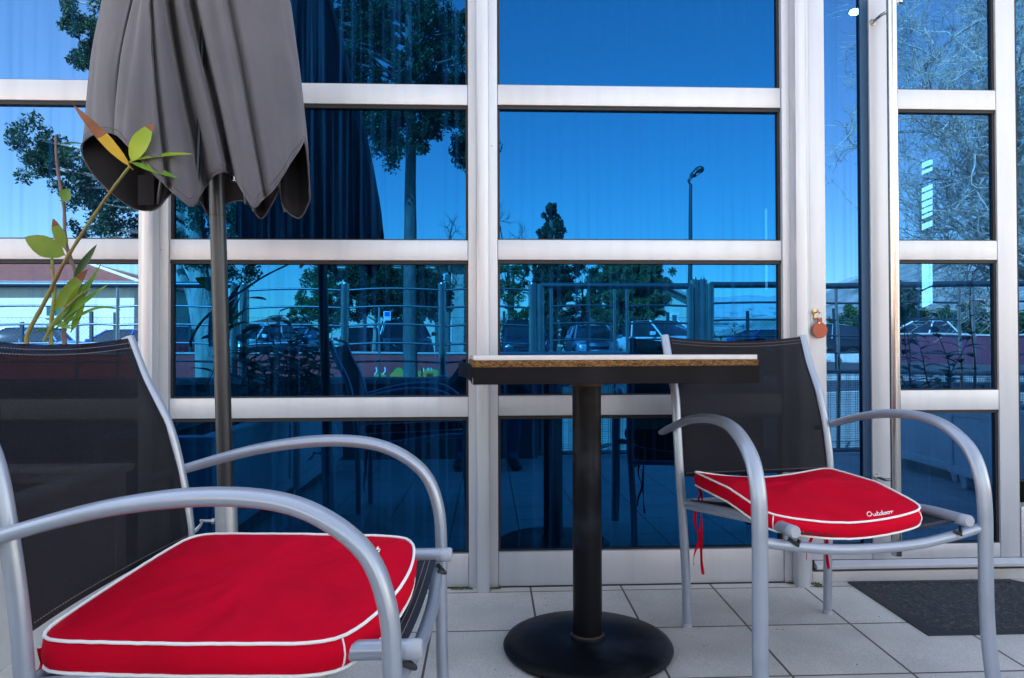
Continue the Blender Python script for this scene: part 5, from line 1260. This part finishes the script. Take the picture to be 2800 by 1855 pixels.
# bare trees with fine recursive twigs
def bare(name, trunk, Z, label, seed, depth, m, length, r0, spread=.55, gz=-.2, nbr=(2, 3), curl=.25, droop=0, group=None, thin=.55, frac=2, start=2):
    random.seed(seed); T = [vat(a, b, Z+d) for a, b, d in trunk]; T[0].z = gz
    root = empty(name, T[0], label=label, cat='tree', group=group)
    g = WB(); C = catmull(T, 5); rs = [r0*(1-.45*i/(len(C)-1)) for i in range(len(C))]; g.tube(C, rs, 12); g.build('trunk', m, root, smooth=True)
    g = WB()
    def br(p, d, L, r, k):
        n = 4; pts = [p]; q = d.copy()
        for i in range(n):
            q = (q+Vector((random.gauss(0, curl), random.gauss(0, curl), random.gauss(0, curl)+.06-droop*(k < 3)))*.6).normalized(); pts.append(pts[-1]+q*(L/n))
        g.tube(pts, [r*(1-.14*i) for i in range(n+1)], 5 if k > 2 else 3, cap=False)
        if k <= 0: return
        for b in range(random.randint(*nbr)+(1 if k < 3 else 0)):
            i = random.randint(1, n) if b else n
            dd = (q+Vector((random.gauss(0, spread), random.gauss(0, spread), random.gauss(0, spread)+.08))).normalized(); br(pts[i], dd, L*random.uniform(.62, .86), max(.0048, r*.60), k-1)
    for i in range(len(C)//frac, len(C), 2):
        for _ in range(start):
            d = Vector((random.gauss(0, 1), random.gauss(0, 1), .35)).normalized(); br(C[i], d, length*random.uniform(.7, 1.1), rs[i]*thin, depth)
    br(C[-1], (C[-1]-C[-2]).normalized(), length, rs[-1], depth)
    g.build('branches', m, root, smooth=True, recalc=False)
bare('bare_tree', [(2960, 1000, 0), (2940, 850, 0), (2900, 740, 0), (2830, 640, -.4), (2780, 480, -.8), (2740, 250, -1.0), (2720, 20, -1)], 13.5, 'large bare tree with tangled sunlit branches at the right', 5, 6, M['branch_grey'], 1.3, .22, .55, nbr=(2, 3), thin=.34, frac=4, start=4)
random.seed(9)
bare('bare_tree', [(1225, 1000, 0), (1228, 800, 0), (1232, 700, 0)], 30, 'small bare tree behind the grey conifer trunk, left of the wide mullion', 6, 4, M['bark'], .9, .10, .5, gz=.1)
bare('bare_tree', [(1392, 1000, 0), (1392, 800, 0), (1385, 690, 0)], 31, 'small bare tree rising over the leafy tree, right of the wide mullion', 7, 4, M['bark'], .9, .10, .4, gz=.1)

# thick bough of the bare tree crossing in front of the mountain
g = MB(); C = catmull([vat(a, b, 12.6+d) for a, b, d in ((2900, 800, .6), (2830, 770, .3), (2760, 735, 0), (2690, 716, -.2), (2630, 712, -.3), (2560, 735, -.4), (2530, 770, -.4))], 6)
g.tube(C, [.125*(1-.85*i/len(C)) for i in range(len(C))], 10)
o = g.build('bough', M['bark'], smooth=True)
for ob in bpy.data.objects:
    if ob.name == 'bare_tree': o.location = -ob.location; o.parent = ob; break

# ================================================================== PHOTOGRAPHER
def person():
    f0 = fz(-.2); root = empty('person', (0, -.3, f0), label='person in black jacket and jeans crouching behind a camera', cat='person')
    J = {}; V = []; E = []; Rr = []
    def J_(n, p, r, par=None):
        J[n] = len(V); V.append(Vector(p)-Vector((0, -.3, f0))); Rr.append(r)
        if par: E.append((J[par], J[n]))
    J_('pelvis', (0, -.46, .27), .135); J_('waist', (0, -.45, .38), .125, 'pelvis'); J_('chest', (0, -.39, .53), .145, 'waist'); J_('upper', (0, -.33, .635), .115, 'chest')
    J_('neck', (0, -.285, .695), .055, 'upper'); J_('head0', (0, -.235, .745), .068, 'neck'); J_('head1', (0, -.215, .805), .083, 'head0'); J_('head2', (0, -.215, .865), .072, 'head1')
    for s in (-1, 1):
        t = 'L' if s < 0 else 'R'
        J_('sh'+t, (s*.165, -.31, .61), .064, 'upper'); J_('ua'+t, (s*.225, -.255, .53), .056, 'sh'+t); J_('el'+t, (s*.255, -.165, .47), .046, 'ua'+t); J_('fa'+t, (s*.18, -.125, .57), .040, 'el'+t); J_('wr'+t, (s*.105, -.115, .685), .028, 'fa'+t); J_('pa'+t, (s*.082, -.10, .735), .026, 'wr'+t)
        J_('hip'+t, (s*.095, -.44, .22), .10, 'pelvis'); J_('th'+t, (s*.15, -.30, .30), .082, 'hip'+t); J_('kn'+t, (s*.185, -.15, .36), .062, 'th'+t); J_('ca'+t, (s*.18, -.22, .20), .055, 'kn'+t); J_('an'+t, (s*.17, -.27, .05), .040, 'ca'+t); J_('ft'+t, (s*.185, -.17, f0+.040), .036, 'an'+t); J_('to'+t, (s*.195, -.075, f0+.030), .028, 'ft'+t)
    me = bpy.data.meshes.new('body'); me.from_pydata(V, E, []); ob = bpy.data.objects.new('body', me); COL.objects.link(ob)
    md = ob.modifiers.new('skin', 'SKIN'); md.use_smooth_shade = True
    for i, r in enumerate(Rr): me.skin_vertices[0].data[i].radius = (r, r); 
    me.skin_vertices[0].data[0].use_root = True
    ob.modifiers.new('sub', 'SUBSURF').levels = 2; ob.modifiers['sub'].render_levels = 2
    dg = bpy.context.evaluated_depsgraph_get(); m2 = bpy.data.meshes.new_from_object(ob.evaluated_get(dg)); bpy.data.objects.remove(ob)
    ob = bpy.data.objects.new('body', m2); COL.objects.link(ob); ob.parent = root
    m2.materials.clear()
    for k in ('jacket', 'jeans', 'skin'): m2.materials.append(M[k])
    for p in m2.polygons:
        c = p.center+Vector((0, -.3, f0)); p.use_smooth = True
        p.material_index = 2 if (c.z > .70 and (abs(c.x) < .12)) else (1 if c.z < .40 and not (abs(c.x) < .12 and c.z > .33) else 0)
    # fingers, curled round the camera body
    for s in (-1, 1):
        for i, L in enumerate((.030, .034, .032, .026)):
            z = .765-.017*i; x = s*.083
            g = WB(); g.tube(catmull([(x, -.100, z), (x+s*.004, -.072, z+.002), (x-s*.006, -.052, z), (x-s*.026, -.046, z-.001)], 4), [.0090]*5+[.0082]*4+[.0075, .007, .0065, .005][:4], 8); sub(g, 'finger', M['skin'], ob, root, smooth=True)
        g = WB(); g.tube(catmull([(s*.080, -.112, .728), (s*.070, -.125, .742), (s*.050, -.128, .750)], 4), [.0105, .0105, .010, .010, .0095, .009, .008, .007, .006], 8); sub(g, 'thumb', M['skin'], ob, root, smooth=True)
        g = WB(); g.tube([(s*.17, -.305, f0+.035), (s*.178, -.24, f0+.045), (s*.188, -.15, f0+.040), (s*.196, -.07, f0+.032), (s*.197, -.045, f0+.028)], [.034, .042, .044, .038, .022], 14, side=(1, 0, 0), flat=.75); g.build('shoe', M['shoe'], root, smooth=True)
    # face
    g = WB(); g.tube([(0, -.143, .815), (0, -.128, .795), (0, -.118, .780), (0, -.135, .775)], [.008, .010, .013, .010], 10); sub(g, 'nose', M['skin'], ob, root, smooth=True)
    for s in (-1, 1):
        g = WB(); g.lathe([(0, -.011), (.008, -.007), (.011, 0), (.008, .007), (0, .011)], 12, ctr=(s*.031, -.146, .818)); sub(g, 'eye', M['white_paint'], ob, root, smooth=True)
        g = WB(); g.lathe([(0, -.024), (.009, -.018), (.011, 0), (.010, .018), (0, .024)], 12, ctr=(s*.086, -.225, .800)); sub(g, 'ear', M['skin'], ob, root, smooth=True)
    g = WB(); g.tube([(-.024, -.140, .752), (0, -.133, .750), (.024, -.140, .752)], .005, 8); sub(g, 'mouth', M['leather'], ob, root, smooth=True)
    g = WB(); random.seed(2)
    def hf(u, v):
        a = 2*math.pi*u; b = math.pi*.56*v; r = 1+.04*noise.noise(Vector((math.cos(a)*4, math.sin(a)*4, v*6)))
        return (math.sin(b)*math.cos(a)*.092*r, -.222+math.sin(b)*math.sin(a)*(.100 if math.sin(a) < 0 else .080)*r, .838+math.cos(b)*.085*r)
    g.grid(hf, 32, 14); g.build('hair', M['hair'], root, smooth=True)
    # camera held to the face
    cr = empty('photo_camera', (0, -.085, .74), label='black photo camera held up by the crouching person', cat='camera')
    g = WB(); g.box((-.066, -.115, .742), (.066, -.058, .826)); g.box((-.025, -.112, .826), (.025, -.062, .848)); g.build('camera_body', M['black_plastic'], cr, bevel=.008)
    g = WB(); Mx = Matrix.Translation((0, -.058, .782)) @ Matrix.Rotation(R(-90), 4, 'X'); g.lathe([(.033, 0), (.036, .006), (.036, .030), (.033, .040), (.028, .041)], 32, M=Mx); g.build('lens', M['black_plastic'], cr, smooth=True)
# loose grit and crumbs on the tiles
random.seed(77); g = MB()
for _ in range(170):
    x = random.uniform(-.5, 2.2); y = random.uniform(1.2, 2.33); r = random.uniform(.0006, .0022); z = fz(y); a = random.random()*6.28
    pts = [(x+r*random.uniform(.6, 1.5)*math.cos(a+k*1.57), y+r*random.uniform(.6, 1.5)*math.sin(a+k*1.57), z+.0002) for k in range(4)]
    g.add(pts+[(x, y, z+r*.9)], [(0, 1, 4), (1, 2, 4), (2, 3, 4), (3, 0, 4)])
tag(g.build('grit', M['soil']), 'scattered crumbs of dark grit on the terrace tiles', 'grit', kind='stuff')
person()
print('OBJECTS', len(bpy.data.objects))
